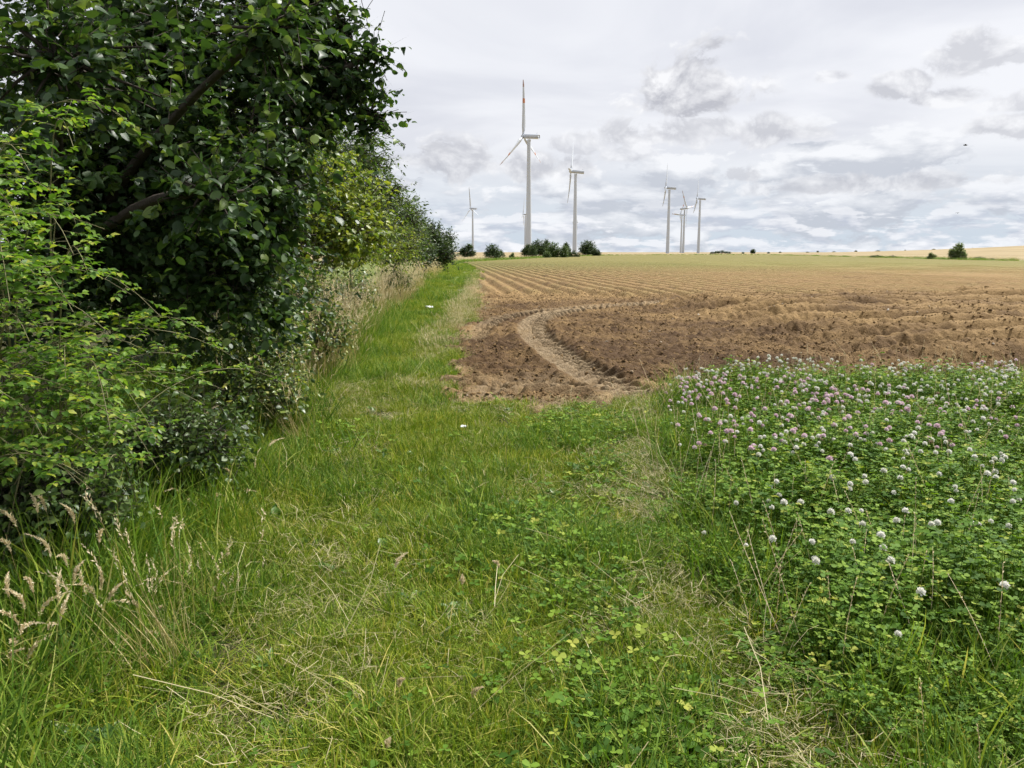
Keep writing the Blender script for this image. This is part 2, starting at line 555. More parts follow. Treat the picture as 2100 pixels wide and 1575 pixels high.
def build_field():
    s = np.concatenate((np.arange(-3.2, -1.4, .1), np.arange(-1.4, 8.5, .03), np.arange(8.5, 14, .06), np.arange(14, 30, .125), np.arange(30, 60, .25), np.geomspace(60, 420, 90)))
    t = [7.6]
    while t[-1] < 520:
        t.append(t[-1] + t[-1] * (.0042 if t[-1] < 30 else .0065))
    t = np.array(t)
    S, Tm = np.meshgrid(s, t)
    # left end of the rows follows the drifting field edge far away
    shift = np.interp(Tm, [0, 60, 122, 520], [0, 0, -1.0, -6])
    S = S + shift * (S < 30)
    X, Y = to_xy(S, Tm)
    inside = field_in(X, Y)
    tcut = np.interp(S, [-4, 1.2, 3, 7.5, 12, 30, 80, 400], [32, 30.5, 28.5, 25.5, 26.0, 28, 36, 60]) + (fbm(S * 1.3, Tm * .3, 2, 3) - .5) * 1.6
    main = sstep(Tm, tcut, tcut + 1.2) * (1 - sstep(Tm, 90, 160))
    wobs = (fbm(Tm * .25, S * .4, 3, 21) - .5) * .20
    ph = (S + wobs) / .75
    prof = np.abs(((ph % 1.0) - .5) * 2)           # 0 at ridge .. 1 furrow
    ridge = (1 - sstep(prof, .18, .95))
    cross_m = sstep(S, 5.2, 8.0) * sstep(Tm, 9, 11.5) * (1 - sstep(Tm, tcut - 2.0, tcut - .4))
    ph2 = (Y + .02 * X + (fbm(X * .3, Y * .3, 3, 4) - .5) * .6) / 1.35
    prof2 = np.abs(((ph2 % 1.0) - .5) * 2)
    ridge2 = (1 - sstep(prof2, .15, .9)) * (.55 + .8 * (fbm(X * .5, Y * .5, 2, 31) - .2))
    clod = fbm(X * 7, Y * 7, 4, 40, .6) - .5
    clod2 = np.clip(fbm(X * 4.3, Y * 4.3, 3, 60, .55) - .52, 0, 1)
    broad = fbm(X * .35, Y * .35, 3, 71) - .5
    rough = 1 - .75 * main
    rough = rough * (1 - .35 * sstep(S, 6, 9))
    dmask = fbm(X * .7, Y * .7, 2, 46)
    H = .06 + main * ridge * .16 + cross_m * ridge2 * .42 + clod * .10 * rough + clod2 * .17 * rough * (1 - .6 * main) + (fbm(X * 13, Y * 13, 2, 44) - .5) * .10 * rough * (.5 + dmask) + broad * .07 + clod * .03 * main
    tr = track_coords(X, Y)
    crust = np.zeros_like(X)
    for i, (lat, al) in enumerate(tr):
        hw = (.30, .22, .28)[i]
        inn = 1 - sstep(np.abs(lat), hw * .8, hw * 1.15)
        rim = np.exp(-((np.abs(lat) - hw * 1.35) / (.12)) ** 2)
        lug = (((al + np.abs(lat) * .9 + np.sign(lat) * .1) / .30) % 1.0)
        lugm = sstep(lug, .05, .25) * (1 - sstep(lug, .5, .7))
        dep = (.10, .07, .05)[i] * (1 - .8 * sstep(Y, 15, 19))
        H = H * (1 - inn * .8) + inn * (.03 - dep + lugm * .11 + clod * .06) + rim * (.05, .03, .0)[i] * (1 - sstep(Y, 15, 19))
        crust = np.maximum(crust, inn * (.95, .6, .35)[i] * (.4 + .6 * lugm) * (.7 + .3 * sstep(fbm(X * 2.2, Y * 2.2, 3, 18 + i), .3, .6)))
    # smooth pale crusted silt at the field gate
    silt = np.exp(-(((X - .25) / 1.4) ** 2 + ((Y - 8.9) / 1.0) ** 2)) * sstep(fbm(X * 1.6, Y * 1.6, 3, 17), .36, .58)
    H = H * (1 - .45 * silt)
    silt2 = silt * sstep(np.abs(fbm(X * 3.2, Y * 6.5, 3, 85) - .5), .02, .10)
    crust = np.clip(np.maximum(crust, silt2 * .85), 0, 1)
    # crack-like breaks in the crust
    brk = np.abs(fbm(X * 5.5, Y * 7.5, 3, 81) - .5) * 2
    H = H - silt * (1 - sstep(brk, .0, .2)) * .05 + silt * (fbm(X * 6, Y * 11, 2, 83) - .5) * .09
    fade = sstep(inside, -.25, .35)
    Z = terrain(X, Y) + (H + .0) * fade - .14 * (1 - fade)
    # masks for the material
    dry = np.clip(.56 + (fbm(X * .5, Y * .5, 3, 90) - .5) * 1.2 + (fbm(X * 2.2, Y * 3.5, 3, 92) - .5) * .9 + .55 * main + .30 * cross_m * ridge2, 0, 1)
    wet = np.exp(-(((X - 2.6) / 2.6) ** 2 + ((Y - 13) / 3.4) ** 2)) + .6 * np.exp(-(((X + .0) / 1.1) ** 2 + ((Y - 13) / 3.0) ** 2)) + .5 * np.exp(-(((X - 6) / 5) ** 2 + ((Y - 11) / 1.3) ** 2))
    dry = np.clip(dry - .5 * wet, 0, 1)
    green = sstep(Tm, 38, 95) * .85 + main * ridge * .18 * sstep(fbm(X * .7, Y * .7, 3, 14), .45, .6)
    green = green * (1 - .0 * S)
    straw = sstep(.55 - inside, .0, .5) * sstep(fbm(X * 2, Y * 2, 3, 55), .38, .6)
    nt, ns = X.shape
    idx = np.arange(nt * ns).reshape(nt, ns)
    q = np.stack((idx[:-1, :-1], idx[:-1, 1:], idx[1:, 1:], idx[1:, :-1]), -1).reshape(-1, 4)
    ok = (inside.ravel()[q].max(1) > -.4)
    az = np.arctan2(X, Y).ravel()[q].min(1)
    ok &= az < .72
    q = q[ok]
    used = np.unique(q)
    remap = -np.ones(nt * ns, np.int64)
    remap[used] = np.arange(len(used))
    me = bpy.data.meshes.new('field')
    v = np.stack((X, Y, Z), -1).reshape(-1, 3)[used]
    fill_mesh(me, v, np.zeros((0, 3), np.int64), remap[q])
    for nm, arr in (('dry', dry), ('green', green), ('crust', crust), ('straw', straw)):
        a = me.attributes.new(nm, 'FLOAT', 'POINT')
        a.data.foreach_set('value', np.ascontiguousarray(arr.ravel()[used], np.float32))
    m, T, p = principled('field_soil', .9, .12)
    pos = T.new('ShaderNodeNewGeometry').outputs['Position']
    n1 = T.noise(pos, 9, 6, .65)
    n2 = T.noise(pos, 55, 4, .6)
    f = T.m('ADD', T.attr('dry'), T.m('MULTIPLY_ADD', n1, .9, -.45), clamp=True)
    c = T.ramp(f, [(0, (.066, .038, .018)), (.35, (.116, .071, .032)), (.7, (.180, .114, .050)), (1, (.245, .160, .070))])
    c = T.mix(T.m('MULTIPLY', T.attr('crust'), T.ss(n1, .2, .55, .55, .95)), c, T.mix(n2, (.18, .130, .075), (.31, .24, .15)))
    c = T.mix(T.m('MULTIPLY', T.attr('straw'), T.ss(n2, .35, .6)), c, (.42, .32, .17))
    gcol = T.mix(T.noise(pos, .08, 3), (.145, .155, .042), (.19, .165, .055))
    c = T.mix(T.m('MULTIPLY', T.attr('green'), T.ss(n2, .2, .6, .6, 1)), c, gcol)
    c = T.mix(1.0, c, T.m('MULTIPLY_ADD', n2, .7, .65), 'MULTIPLY')
    T.put(p.inputs['Base Color'], c)
    b = T.new('ShaderNodeBump')
    b.inputs['Strength'].default_value = .9
    b.inputs['Distance'].default_value = .05
    T.put(b.inputs['Height'], T.m('ADD', n1, T.m('MULTIPLY', n2, .4)))
    T.l.new(b.outputs[0], p.inputs['Normal'])
    me.materials.append(m)
    o = link('field', me)
    tag(o, 'bare brown ridged field with curving tractor tracks', 'field', kind='structure')
    return m


M['soil'] = build_field()


def ground_z(x, y):
    x, y = np.asarray(x, float), np.asarray(y, float)
    ins = field_in(x, y)
    bumps = (fbm(x * .8, y * .8, 3, 11) - .5) * .10
    # shallow wheel ruts along the track
    c = np.interp(y, EDGE_Y, EDGE_X * .5 + np.interp(EDGE_Y, HEDGE_Y, HEDGE_X) * .5)
    bank = .22 * sstep(np.interp(y, HEDGE_Y, HEDGE_X) - x, -.3, 1.6)
    return terrain(x, y) + (bumps + bank) * (1 - sstep(y, 60, 160)) - .35 * sstep(ins, .15, .7)


def build_ground():
    # fine near part, coarse to the horizon: one sheet
    xs = np.concatenate((-np.geomspace(9000, 12, 60), np.arange(-11.8, 14, .16), np.geomspace(14.2, 9000, 70)))
    ys = np.concatenate((-np.geomspace(4000, 3, 24), np.arange(-2.8, 16, .16), np.geomspace(16.2, 12000, 150)))
    X, Y = np.meshgrid(xs, ys)
    Z = ground_z(X, Y)
    ny, nx = X.shape
    idx = np.arange(ny * nx).reshape(ny, nx)
    q = np.stack((idx[:-1, :-1], idx[:-1, 1:], idx[1:, 1:], idx[1:, :-1]), -1).reshape(-1, 4)
    me = bpy.data.meshes.new('ground')
    fill_mesh(me, np.stack((X, Y, Z), -1).reshape(-1, 3), np.zeros((0, 3), np.int64), q)
    r = np.hypot(X, Y)
    ins = field_in(X, Y)
    gold = sstep(-ins, 14, 30) * sstep(r, 120, 200)
    a = me.attributes.new('gold', 'FLOAT', 'POINT')
    a.data.foreach_set('value', gold.ravel().astype(np.float32))
    m, T, p = principled('ground_cover', .9, .1)
    pos = T.new('ShaderNodeNewGeometry').outputs['Position']
    n1 = T.noise(pos, 3.0, 5)
    n2 = T.noise(pos, 45, 4)
    n3 = T.noise(pos, .02, 4)
    turf = T.mix(n1, (.028, .034, .012), (.065, .060, .026))
    turf = T.mix(T.ss(n2, .55, .7, 0, .4), turf, (.14, .12, .055))
    sp = T.new('ShaderNodeSeparateXYZ')
    T.l.new(pos, sp.inputs[0])
    farturf = T.mix(T.noise(pos, .25, 4), (.065, .11, .022), (.17, .18, .05))
    turf = T.mix(T.ss(sp.outputs[1], 18, 45), turf, farturf)
    wheat = T.mix(T.ss(n3, .35, .65), (.25, .195, .105), (.31, .245, .14))
    T.put(p.inputs['Base Color'], T.mix(T.attr('gold'), turf, wheat))
    me.materials.append(m)
    tag(link('ground', me), 'grassy ground and straw coloured land to the horizon', 'ground', kind='structure')


build_ground()


# ------------------------------------------------------------------ wind turbines
def blade_mesh(R, mats_ix):
    """blade along +Z from the hub, lofted aerofoil with twist; bands as material slots"""
    mb = MB()
    zs = np.linspace(0, 1, 25)
    rows = []
    for u in zs:
        if u < .06:
            ch, th, tw = 1.9, .95, 0
        else:
            k = (u - .06) / .94
            ch = np.interp(k, [0, .12, .3, .6, .9, 1], [1.9, 4.0, 3.3, 2.3, 1.4, .5])
            th = ch * np.interp(k, [0, .12, .4, 1], [.9, .35, .2, .12])
            tw = math.radians(np.interp(k, [0, .15, .5, 1], [16, 13, 5, 0]))
        ths = np.linspace(0, 2 * np.pi, 11)[:-1]
        px = np.cos(ths) * ch * .5 - ch * .12 * (u > .06)
        py = np.sin(ths) * th * .5
        bend = -1.3 * u ** 2.2
        rows.append(np.stack((px * math.cos(tw) - py * math.sin(tw), px * math.sin(tw) + py * math.cos(tw) + bend, np.full(10, 1.0 + u * (R - 1.0))), -1))
    rows = np.array(rows)
    k = 10
    for i in range(24):
        u = (zs[i] + zs[i + 1]) / 2
        mat = 0
        if mats_ix:
            mat = 1 if .57 < u < .68 else (2 if u > .87 else 0)
        j = np.arange(k)
        mb.add(rows[i:i + 2].reshape(-1, 3), None, np.stack((j, (j + 1) % k, k + (j + 1) % k, k + j), -1), mat)
    mb.add(np.vstack((rows[-1], rows[-1].mean(0))), np.stack((np.arange(k), (np.arange(k) + 1) % k, np.full(k, k)), -1), None, 2 if mats_ix else 0)
    return mb.mesh('blade', [M['white'], M['red'], M['tip']])


def tower_mesh(H):
    mb = MB()
    zs = np.linspace(-2, H - 1.7, 12)
    mb.tube([(0, 0, z) for z in zs], np.interp(zs, [-2, 0, H], [2.3, 2.25, 1.25]), 24)
    return mb.mesh('tower', [M['white']])


def box_mb(mb, c, h, bev=.3, mat=0):
    """bevelled box: 8-sided section along X"""
    cx, cy_, cz = c
    hx, hy, hz = h
    sec = np.array([(-hy, -hz + bev), (-hy + bev, -hz), (hy - bev, -hz), (hy, -hz + bev), (hy, hz - bev), (hy - bev, hz), (-hy + bev, hz), (-hy, hz - bev)])
    xs = [-hx, -hx + bev, hx - bev, hx]
    sc = [.86, 1, 1, .86]
    v = [[(cx + x, cy_ + a * k, cz + b * k) for a, b in sec] for x, k in zip(xs, sc)]
    v = np.array(v).reshape(-1, 3)
    q = []
    for i in range(3):
        for j in range(8):
            q.append((i * 8 + j, i * 8 + (j + 1) % 8, i * 8 + 8 + (j + 1) % 8, i * 8 + 8 + j))
    for base in (0, 24):
        q += [(base, base + 1, base + 2, base + 3), (base, base + 3, base + 4, base + 7), (base + 4, base + 5, base + 6, base + 7)]
    mb.add(v, None, q, mat)


def wind_turbine(u, v_hub, dist, yaw, spin, label, bands, H=80.0, R=37.0, first=[None]):
    p = at(u, HORIZON, dist)
    gz = float(terrain(np.array([p[0]]), np.array([p[1]]))[0])
    hub_z = at(u, v_hub, dist)[2]
    t = empty('wind_turbine', (p[0], p[1], gz), label, 'wind turbine', 'wind turbines on the horizon')
    H = hub_z - gz
    o = link('tower', tower_mesh(H), t)
    o.matrix_parent_inverse = Matrix()
    # nacelle frame: +X is the rotor axis, leaning up 5 degrees
    fr = Matrix.Rotation(yaw, 4, 'Z') @ Matrix.Rotation(math.radians(-5), 4, 'Y')
    up = Matrix.Translation((0, 0, H))
    mb = MB()
    box_mb(mb, (-2.3, 0, .35), (5.6, 1.75, 1.45), .45)
    nac = link('nacelle', mb.mesh('nacelle', [M['white']], False), t)
    nac.matrix_parent_inverse = Matrix()
    nac.matrix_local = up @ fr
    mb = MB()
    box_mb(mb, (-2.3, 0, -.25), (5.66, 1.80, .17), .05)
    o = link('stripe', mb.mesh('stripe', [M['grey']], False), nac)
    o.matrix_parent_inverse = Matrix()
    mb = MB()
    mb.tube([(-6.4, .7, 1.5), (-6.4, .7, 3.1)], .09, 5)
    o = link('wind_vane', mb.mesh('wind_vane', [M['grey']], False), nac)
    o.matrix_parent_inverse = Matrix()
    mb = MB()
    mb.tube([(3.3, 0, .3), (3.9, 0, .3), (5.2, 0, .3), (6.0, 0, .3), (6.5, 0, .3)], [1.2, 1.5, 1.45, .95, .05], 14)
    hub = link('hub', mb.mesh('hub', [M['white']]), t)
    hub.matrix_parent_inverse = Matrix()
    hub.matrix_local = up @ fr
    key = ('b', bands, R)
    me = BL.setdefault(key, None) or blade_mesh(R, bands)
    BL[key] = me
    for k in range(3):
        b = link('blade', me, t)
        b.matrix_parent_inverse = Matrix()
        # blade mesh: Z along, chord X, thickness Y -> rotor plane is the nacelle's YZ
        b.matrix_local = up @ fr @ Matrix.Translation((4.6, 0, .3)) @ Matrix.Rotation(spin + k * 2 * math.pi / 3, 4, 'X') @ Matrix.Rotation(math.radians(90 - 28), 4, 'Z')
    return t


BL = {}
RD = math.radians
wind_turbine(1084, 281, 590, RD(180 - 27), RD(-8), 'nearest and tallest white wind turbine, red bands on its blades', True, R=38)
wind_turbine(1178.5, 353, 775, RD(180 - 6), RD(28), 'white wind turbine above the bush clump, right of the tallest turbine', False, R=33)
wind_turbine(970, 428, 1450, RD(180 - 25), RD(-14), 'small white wind turbine leftmost of all on the horizon', False, R=37)
wind_turbine(1077, 440, 1700, RD(180 - 8), RD(6), 'tiny far wind turbine half hidden behind the tallest tower', False, R=37)
wind_turbine(1179.5, 456, 2200, RD(-10), RD(22), 'tiny far wind turbine nearly hidden behind the second tower', False, R=30)
wind_turbine(1369, 386, 985, RD(180 - 10), RD(14), 'slim white wind turbine leftmost of the four on the right', False, R=30)
wind_turbine(1401, 428, 1400, RD(-32), RD(38), 'small wind turbine with rotor facing right, in the right hand trio', True, R=36)
wind_turbine(1396, 441, 1750, RD(180 - 38), RD(30), 'smallest wind turbine of the right trio, banded blade pointing down left', True, R=36)
wind_turbine(1432, 408, 1180, RD(180 - 8), RD(10), 'slim white wind turbine rightmost of all on the horizon', False, R=30)


# ------------------------------------------------------------------ foliage generators
def tpl_leaf(w=.6, fold=.12, curl=.15):
    """8-triangle leaf, length 1 along +Y"""
    v = np.array([(0, 0, 0), (-w * .42, .26, fold), (-w * .5, .58, fold * .9), (0, 1, -curl), (w * .5, .58, fold * .9), (w * .42, .26, fold), (0, .28, 0), (0, .62, -.02)])
    t = [(0, 6, 1), (0, 5, 6), (2, 7, 3), (7, 4, 3)]
    q = [(1, 6, 7, 2), (6, 5, 4, 7)]
    return v, np.array(t), np.array(q)


def tpl_simple(w=.55, fold=.1):
    v = np.array([(0, 0, 0), (-w * .5, .5, fold), (0, 1, 0), (w * .5, .5, fold)])
    return v, np.array([(0, 3, 2), (0, 2, 1)]), np.zeros((0, 4), int)


def tpl_round(w=.8, fold=.1, curl=.18):
    xs = np.array((.30, .48, .47, .27)) * w
    ys = np.array((.08, .32, .62, .88))
    zs = np.array((.5, 1, .85, .3)) * fold
    v = [(0, 0, 0)] + [(-a, b, c) for a, b, c in zip(xs, ys, zs)] + [(0, 1, -curl)] + [(a, b, c) for a, b, c in zip(xs[::-1], ys[::-1], zs[::-1])] + [(0, .34, 0), (0, .66, -.03)]
    t = [(0, 10, 1), (1, 10, 2), (3, 11, 4), (4, 11, 5), (5, 11, 6), (6, 11, 7), (8, 10, 9), (9, 10, 0)]
    q = [(2, 10, 11, 3), (10, 8, 7, 11)]
    return np.array(v), np.array(t)[:, ::-1], np.array(q)[:, ::-1]


LEAF_BROAD = tpl_round()
LEAF_OVATE = tpl_leaf(.62, .12, .15)
LEAF_NARROW = tpl_leaf(.34, .06, .2)
LEAF_S = tpl_simple(.6)
LEAF_SN = tpl_simple(.36)


def rand_dirs(n, r):
    d = r.normal(size=(n, 3))
    return d / np.linalg.norm(d, axis=1, keepdims=True)


def twig_leaves(base, dirv, L, nl, size, r, droop=.35, spread=1.0, upb=.8):
    """leaves along many straight twigs; returns P, D, U, S, and twig ends"""
    n = len(base)
    f = (np.arange(nl) + .6) / nl
    f = np.clip(f[None] + r.normal(size=(n, nl)) * .04, .03, 1.0)
    P = base[:, None] + dirv[:, None] * (L[:, None] * f)[..., None]
    P[..., 2] -= (f ** 2 * L[:, None]) * droop * .4
    side = np.cross(dirv, np.array((0, 0, 1.0)))
    side /= np.linalg.norm(side, axis=1, keepdims=True) + 1e-6
    sgn = np.where(np.arange(nl) % 2 == 0, 1.0, -1.0)
    D = dirv[:, None] * .55 + side[:, None] * (sgn[None, :, None] * .9 * spread) + r.normal(size=(n, nl, 3)) * .35
    D[..., 2] -= droop
    U = np.array((0, 0, upb)) + r.normal(size=(n, nl, 3)) * .45
    S = size * (.5 + .7 * r.random((n, nl))) * (1 - .3 * (f > .9))
    return P.reshape(-1, 3), D.reshape(-1, 3), U.reshape(-1, 3), S.ravel()


def crown(ells, trunk, r, size, nl, L=(.3, .6), up=.25, shell=.55, droop=.35, upb=.8):
    """ells: (centre, radii, number of twigs). Returns leaf arrays and branch polylines"""
    Ps, Ds, Us, Ss, br = [], [], [], [], []
    root = np.asarray(trunk, float)
    for c, rad, n in ells:
        c, rad = np.asarray(c, float), np.asarray(rad, float)
        d = rand_dirs(n, r)
        rr = (shell + (1 - shell) * r.random(n)) ** 1.0 * np.where(r.random(n) < .25, r.random(n), 1)
        lump = .8 + .4 * vnoise(d[:, 0] * 2.3 + c[0], d[:, 2] * 2.3 + d[:, 1] * 1.7 + c[2])
        pos = c + d * rad * (rr * lump)[:, None]
        tw = d * .9 + r.normal(size=(n, 3)) * .45
        tw[:, 2] += up
        tw /= np.linalg.norm(tw, axis=1, keepdims=True)
        Lt = L[0] + (L[1] - L[0]) * r.random(n)
        a = twig_leaves(pos - tw * Lt[:, None] * .5, tw, Lt, nl, size, r, droop, 1.0, upb)
        Ps.append(a[0]); Ds.append(a[1]); Us.append(a[2]); Ss.append(a[3])
        # one limb to the clump, then forks to a share of the twigs
        mid = root * .45 + c * .55 + np.array((0, 0, .10 * np.linalg.norm(c - root)))
        br.append(('limb', root, mid, c))
        for i in range(0, n, max(1, n // 26)):
            br.append(('fork', c, (c + pos[i]) / 2 + r.normal(size=3) * .06 * rad.mean(), pos[i]))
        for i in range(n):
            br.append(('twig', pos[i] - tw[i] * Lt[i] * .6, None, pos[i] + tw[i] * Lt[i] * .5))
    return np.concatenate(Ps), np.concatenate(Ds), np.concatenate(Us), np.concatenate(Ss), br


def bez(a, b, c, n):
    t = np.linspace(0, 1, n)[:, None]
    return (1 - t) ** 2 * a + 2 * t * (1 - t) * b + t * t * c


def branch_mesh(br, trunk_base, root, r0, twigs=True, rt=.004, scale=1.0):
    mb = MB()
    tb = np.asarray(trunk_base, float)
    root = np.asarray(root, float)
    mb.tube(bez(tb - np.array((0, 0, .3)), (tb + root) / 2 + np.array((.05, .02, 0)), root, 7), np.linspace(r0 * 1.3, r0 * .8, 7), 9)
    for kind, a, b, c in br:
        if kind == 'limb':
            mb.tube(bez(a, b, c, 8), np.linspace(r0 * .5, r0 * .2, 8), 6)
        elif kind == 'fork':
            mb.tube(bez(a, b, c, 5), np.linspace(r0 * .16, rt * 1.3, 5), 4)
    if twigs:
        tw = [(a, c) for kind, a, b, c in br if kind == 'twig']
        if tw:
            A = np.array([t[0] for t in tw])
            C_ = np.array([t[1] for t in tw])
            D = C_ - A
            Ln = np.linalg.norm(D, axis=1)
            B = basis(D, np.tile((.3, .2, .9), (len(A), 1)))
            th = np.arange(3) / 3 * 2 * np.pi
            v = np.concatenate((np.stack((np.cos(th), np.zeros(3), np.sin(th)), -1), [(0, 1, 0)]))
            tt = np.array([(0, 1, 3), (1, 2, 3), (2, 0, 3)])
            S = np.stack((np.full(len(A), rt), Ln, np.full(len(A), rt)), -1)
            mb.inst((v, tt, np.zeros((0, 4), int)), A, B, S, np.zeros(len(A)))
    return mb


def in_view(P, margin=30):
    """photo spot and depth along the lens for points"""
    d = P - np.array((0, 0, CAM_H))
    zc = d[:, 1] * math.cos(PITCH) - d[:, 2] * math.sin(PITCH)
    yc = d[:, 1] * math.sin(PITCH) + d[:, 2] * math.cos(PITCH)
    zc = np.maximum(zc, 1e-3)
    return W_PX / 2 + F_PX * d[:, 0] / zc, H_PX / 2 - F_PX * yc / zc, zc


def plant(name, label, cat, base, root, ells, mat, seed, size, nl, tpl, r0=.08, L=(.3, .6), up=.25, droop=.35, group=None,
          n_leaf_parts=0, twigs=True, shell=.55, upb=.8, rt=.004, crown_name='crown', keep=None):
    r = np.random.default_rng(seed)
    base = np.asarray(base, float)
    t = empty(name, base, label, cat, group)
    P, D, U, S, br = crown(ells, root, r, size, nl, L, up, shell, droop, upb)
    rn = r.random(len(P)) * .999
    B = basis(D, U)
    S3 = np.stack((S * r.uniform(.72, 1.12, len(S)), S, S * r.uniform(-.6, 2.4, len(S))), -1)
    pick = np.zeros(len(P), bool)
    if n_leaf_parts:
        u, v, z = in_view(P)
        vis = (u > 5) & (u < W_PX - 5) & (v > 5) & (v < H_PX - 5)
        score = np.where(vis, S / z * (.4 + np.abs(B[:, 1, 2])), 0)
        pick[np.argsort(-score)[:n_leaf_parts]] = True
    mb = MB()
    k = ~pick
    mb.inst(tpl, P[k], B[k], S3[k], rn[k])
    o = mb.build(crown_name, mat, t)
    o['kind'] = 'stuff'
    if n_leaf_parts:
        lm = MB()
        lm.inst(tpl, np.zeros((1, 3)), np.eye(3)[None], np.ones(1), np.zeros(1))
        me = lm.mesh('leaf', [mat])
        for i in np.where(pick)[0]:
            lf = bpy.data.objects.new('leaf', me)
            COL.objects.link(lf)
            lf.parent = t
            mw = Matrix([list(B[i, a] * S3[i]) + [P[i, a] - base[a]] for a in range(3)] + [[0, 0, 0, 1]])
            lf.matrix_local = mw
    branch_mesh(br, base, root, r0, twigs, rt).build('trunk', M['bark'], t)
    return t


def E(u, v, Y, ru, rv, rd, n):
    """clump given by its place in the picture, its depth and half sizes in px (depth in metres)"""
    k = Y / F_PX
    return (at(u, v, Y), (ru * k, rd, rv * k), n)


# ---- the big dark tree overhanging the left of the track
tb = np.array((-3.9, 6.6, .1))
plant('broadleaf_tree', 'big dark green broadleaf tree overhanging the left side of the track', 'tree', tb, tb + np.array((.15, .1, 1.3)), [
    E(330, 90, 6.6, 330, 230, 1.3, 560), E(600, 110, 6.9, 120, 180, .8, 260), E(630, -40, 7.0, 90, 120, .6, 110), E(670, 210, 6.9, 60, 60, .35, 44), E(700, 125, 6.9, 46, 50, .15, 17), E(700, 60, 6.9, 30, 60, .2, 16),
    E(762, 232, 6.8, 50, 40, .14, 24), E(728, 165, 6.8, 60, 60, .2, 24), E(770, 110, 6.8, 36, 40, .12, 12), E(480, 330, 6.2, 190, 170, .9, 330), E(560, 450, 6.4, 80, 110, .5, 90),
    E(170, 350, 6.2, 260, 220, 1.2, 420), E(430, 560, 6.2, 170, 130, .7, 220), E(240, 560, 6.6, 240, 170, .9, 260),
    E(330, 300, 8.6, 420, 350, .8, 520), E(540, 620, 7.0, 90, 70, .4, 80),
    E(120, 120, 4.6, 260, 190, .5, 110), E(430, 390, 4.4, 120, 70, .35, 34), E(560, 60, 4.8, 110, 80, .3, 34), E(350, -420, 7.0, 500, 240, 1.6, 260)],  # last clump: unseen crown above the view, added to shade the tree below
    M['alder'], 11, .074, 14, LEAF_BROAD, .10, (.3, .75), .15, .4, n_leaf_parts=300, rt=.003, shell=.3)

# ---- shrubs of the hedge running away along the track
plant('hazel_shrub', 'yellow green leafy shrub just behind the big dark tree', 'shrub', (-4.4, 12.2, .1), (-4.4, 12.2, .9), [
    E(640, 385, 12, 120, 90, 1.3, 320), E(690, 470, 12.3, 120, 60, 1.0, 260), E(560, 480, 12, 120, 120, 1.3, 300), E(740, 430, 13, 60, 60, .8, 120), E(520, 320, 12, 130, 120, 1.3, 240)],
    M['lime'], 12, .10, 10, LEAF_OVATE, .09, (.4, .8), .1, .3, rt=.005)
plant('ash_tree', 'tall dark slender leaved tree rising behind the yellow green shrub', 'tree', (-6.0, 19, .1), (-6.0, 19, 1.6), [
    E(700, 330, 19, 70, 60, 1.4, 220), E(755, 330, 19.5, 50, 50, 1.0, 150), E(775, 400, 20, 55, 50, 1.0, 170), E(660, 420, 19, 90, 90, 1.6, 260), E(740, 470, 19, 90, 50, 1.2, 190), E(640, 300, 19, 60, 60, 1.2, 150), E(812, 385, 20, 20, 18, .4, 16), E(760, 285, 20, 22, 28, .4, 22)],
    M['ash'], 13, .13, 11, LEAF_NARROW, .12, (.5, 1.0), .3, .25, rt=.006)
plant('ash_sapling', 'green feathery young tree in the hedge, right of the tall slender one', 'tree', (-6.6, 27, .1), (-6.6, 27, 1.0), [
    E(800, 440, 27, 60, 45, 1.4, 200), E(840, 450, 28, 34, 42, 1.0, 140), E(770, 490, 26, 60, 42, 1.4, 190), E(815, 500, 26, 60, 35, 1.2, 170)],
    M['ash'], 14, .16, 10, LEAF_NARROW, .10, (.6, 1.1), .1, .3, rt=.008)
plant('hazel_shrub', 'mid green leafy shrub low in the hedge behind the dry grass', 'shrub', (-5.6, 21, .1), (-5.6, 21, .6), [
    E(700, 505, 20, 80, 38, 1.2, 200), E(770, 515, 22, 70, 28, 1.2, 180), E(830, 500, 25, 40, 36, 1.0, 130)],
    M['lime'], 15, .12, 9, LEAF_SN, .07, (.4, .8), .1, .3, rt=.006)
plant('hawthorn_shrub', 'dark rounded hawthorn at the far end of the hedge', 'shrub', (-7.0, 48, .0), (-7.0, 48, .8), [
    E(893, 500, 48, 34, 40, 1.4, 320), E(880, 478, 48, 22, 22, 1.0, 140), E(915, 520, 47, 22, 26, .9, 180), E(868, 515, 46, 28, 30, 1.0, 170), E(922, 490, 49, 12, 14, .5, 40)],
    M['thorn'], 16, .17, 9, LEAF_S, .10, (.5, 1.0), .25, .2, rt=.01)
plant('hawthorn_shrub', 'dark hawthorn in the hedge just left of the far end one', 'shrub', (-7.2, 36, .0), (-7.2, 36, .8), [
    E(838, 470, 36, 34, 40, 1.4, 260), E(855, 500, 37, 34, 36, 1.2, 200), E(815, 500, 35, 30, 36, 1.2, 160)],
    M['thorn'], 17, .15, 9, LEAF_S, .10, (.5, 1.0), .25, .2, rt=.01)
plant('hedge_shrub', 'dense dark hedge shrub filling the gloom behind the big tree', 'shrub', (-7.0, 9.4, .1), (-7.0, 9.4, .8), [
    E(120, 480, 9.4, 300, 330, .9, 420), E(420, 520, 10.2, 240, 220, .9, 360), E(-180, 300, 9.0, 250, 420, 1.2, 240), E(-150, 520, 5.6, 190, 260, .7, 200)],
    M['thorn'], 18, .12, 9, LEAF_S, .10, (.5, 1.0), .2, .3, rt=.006)

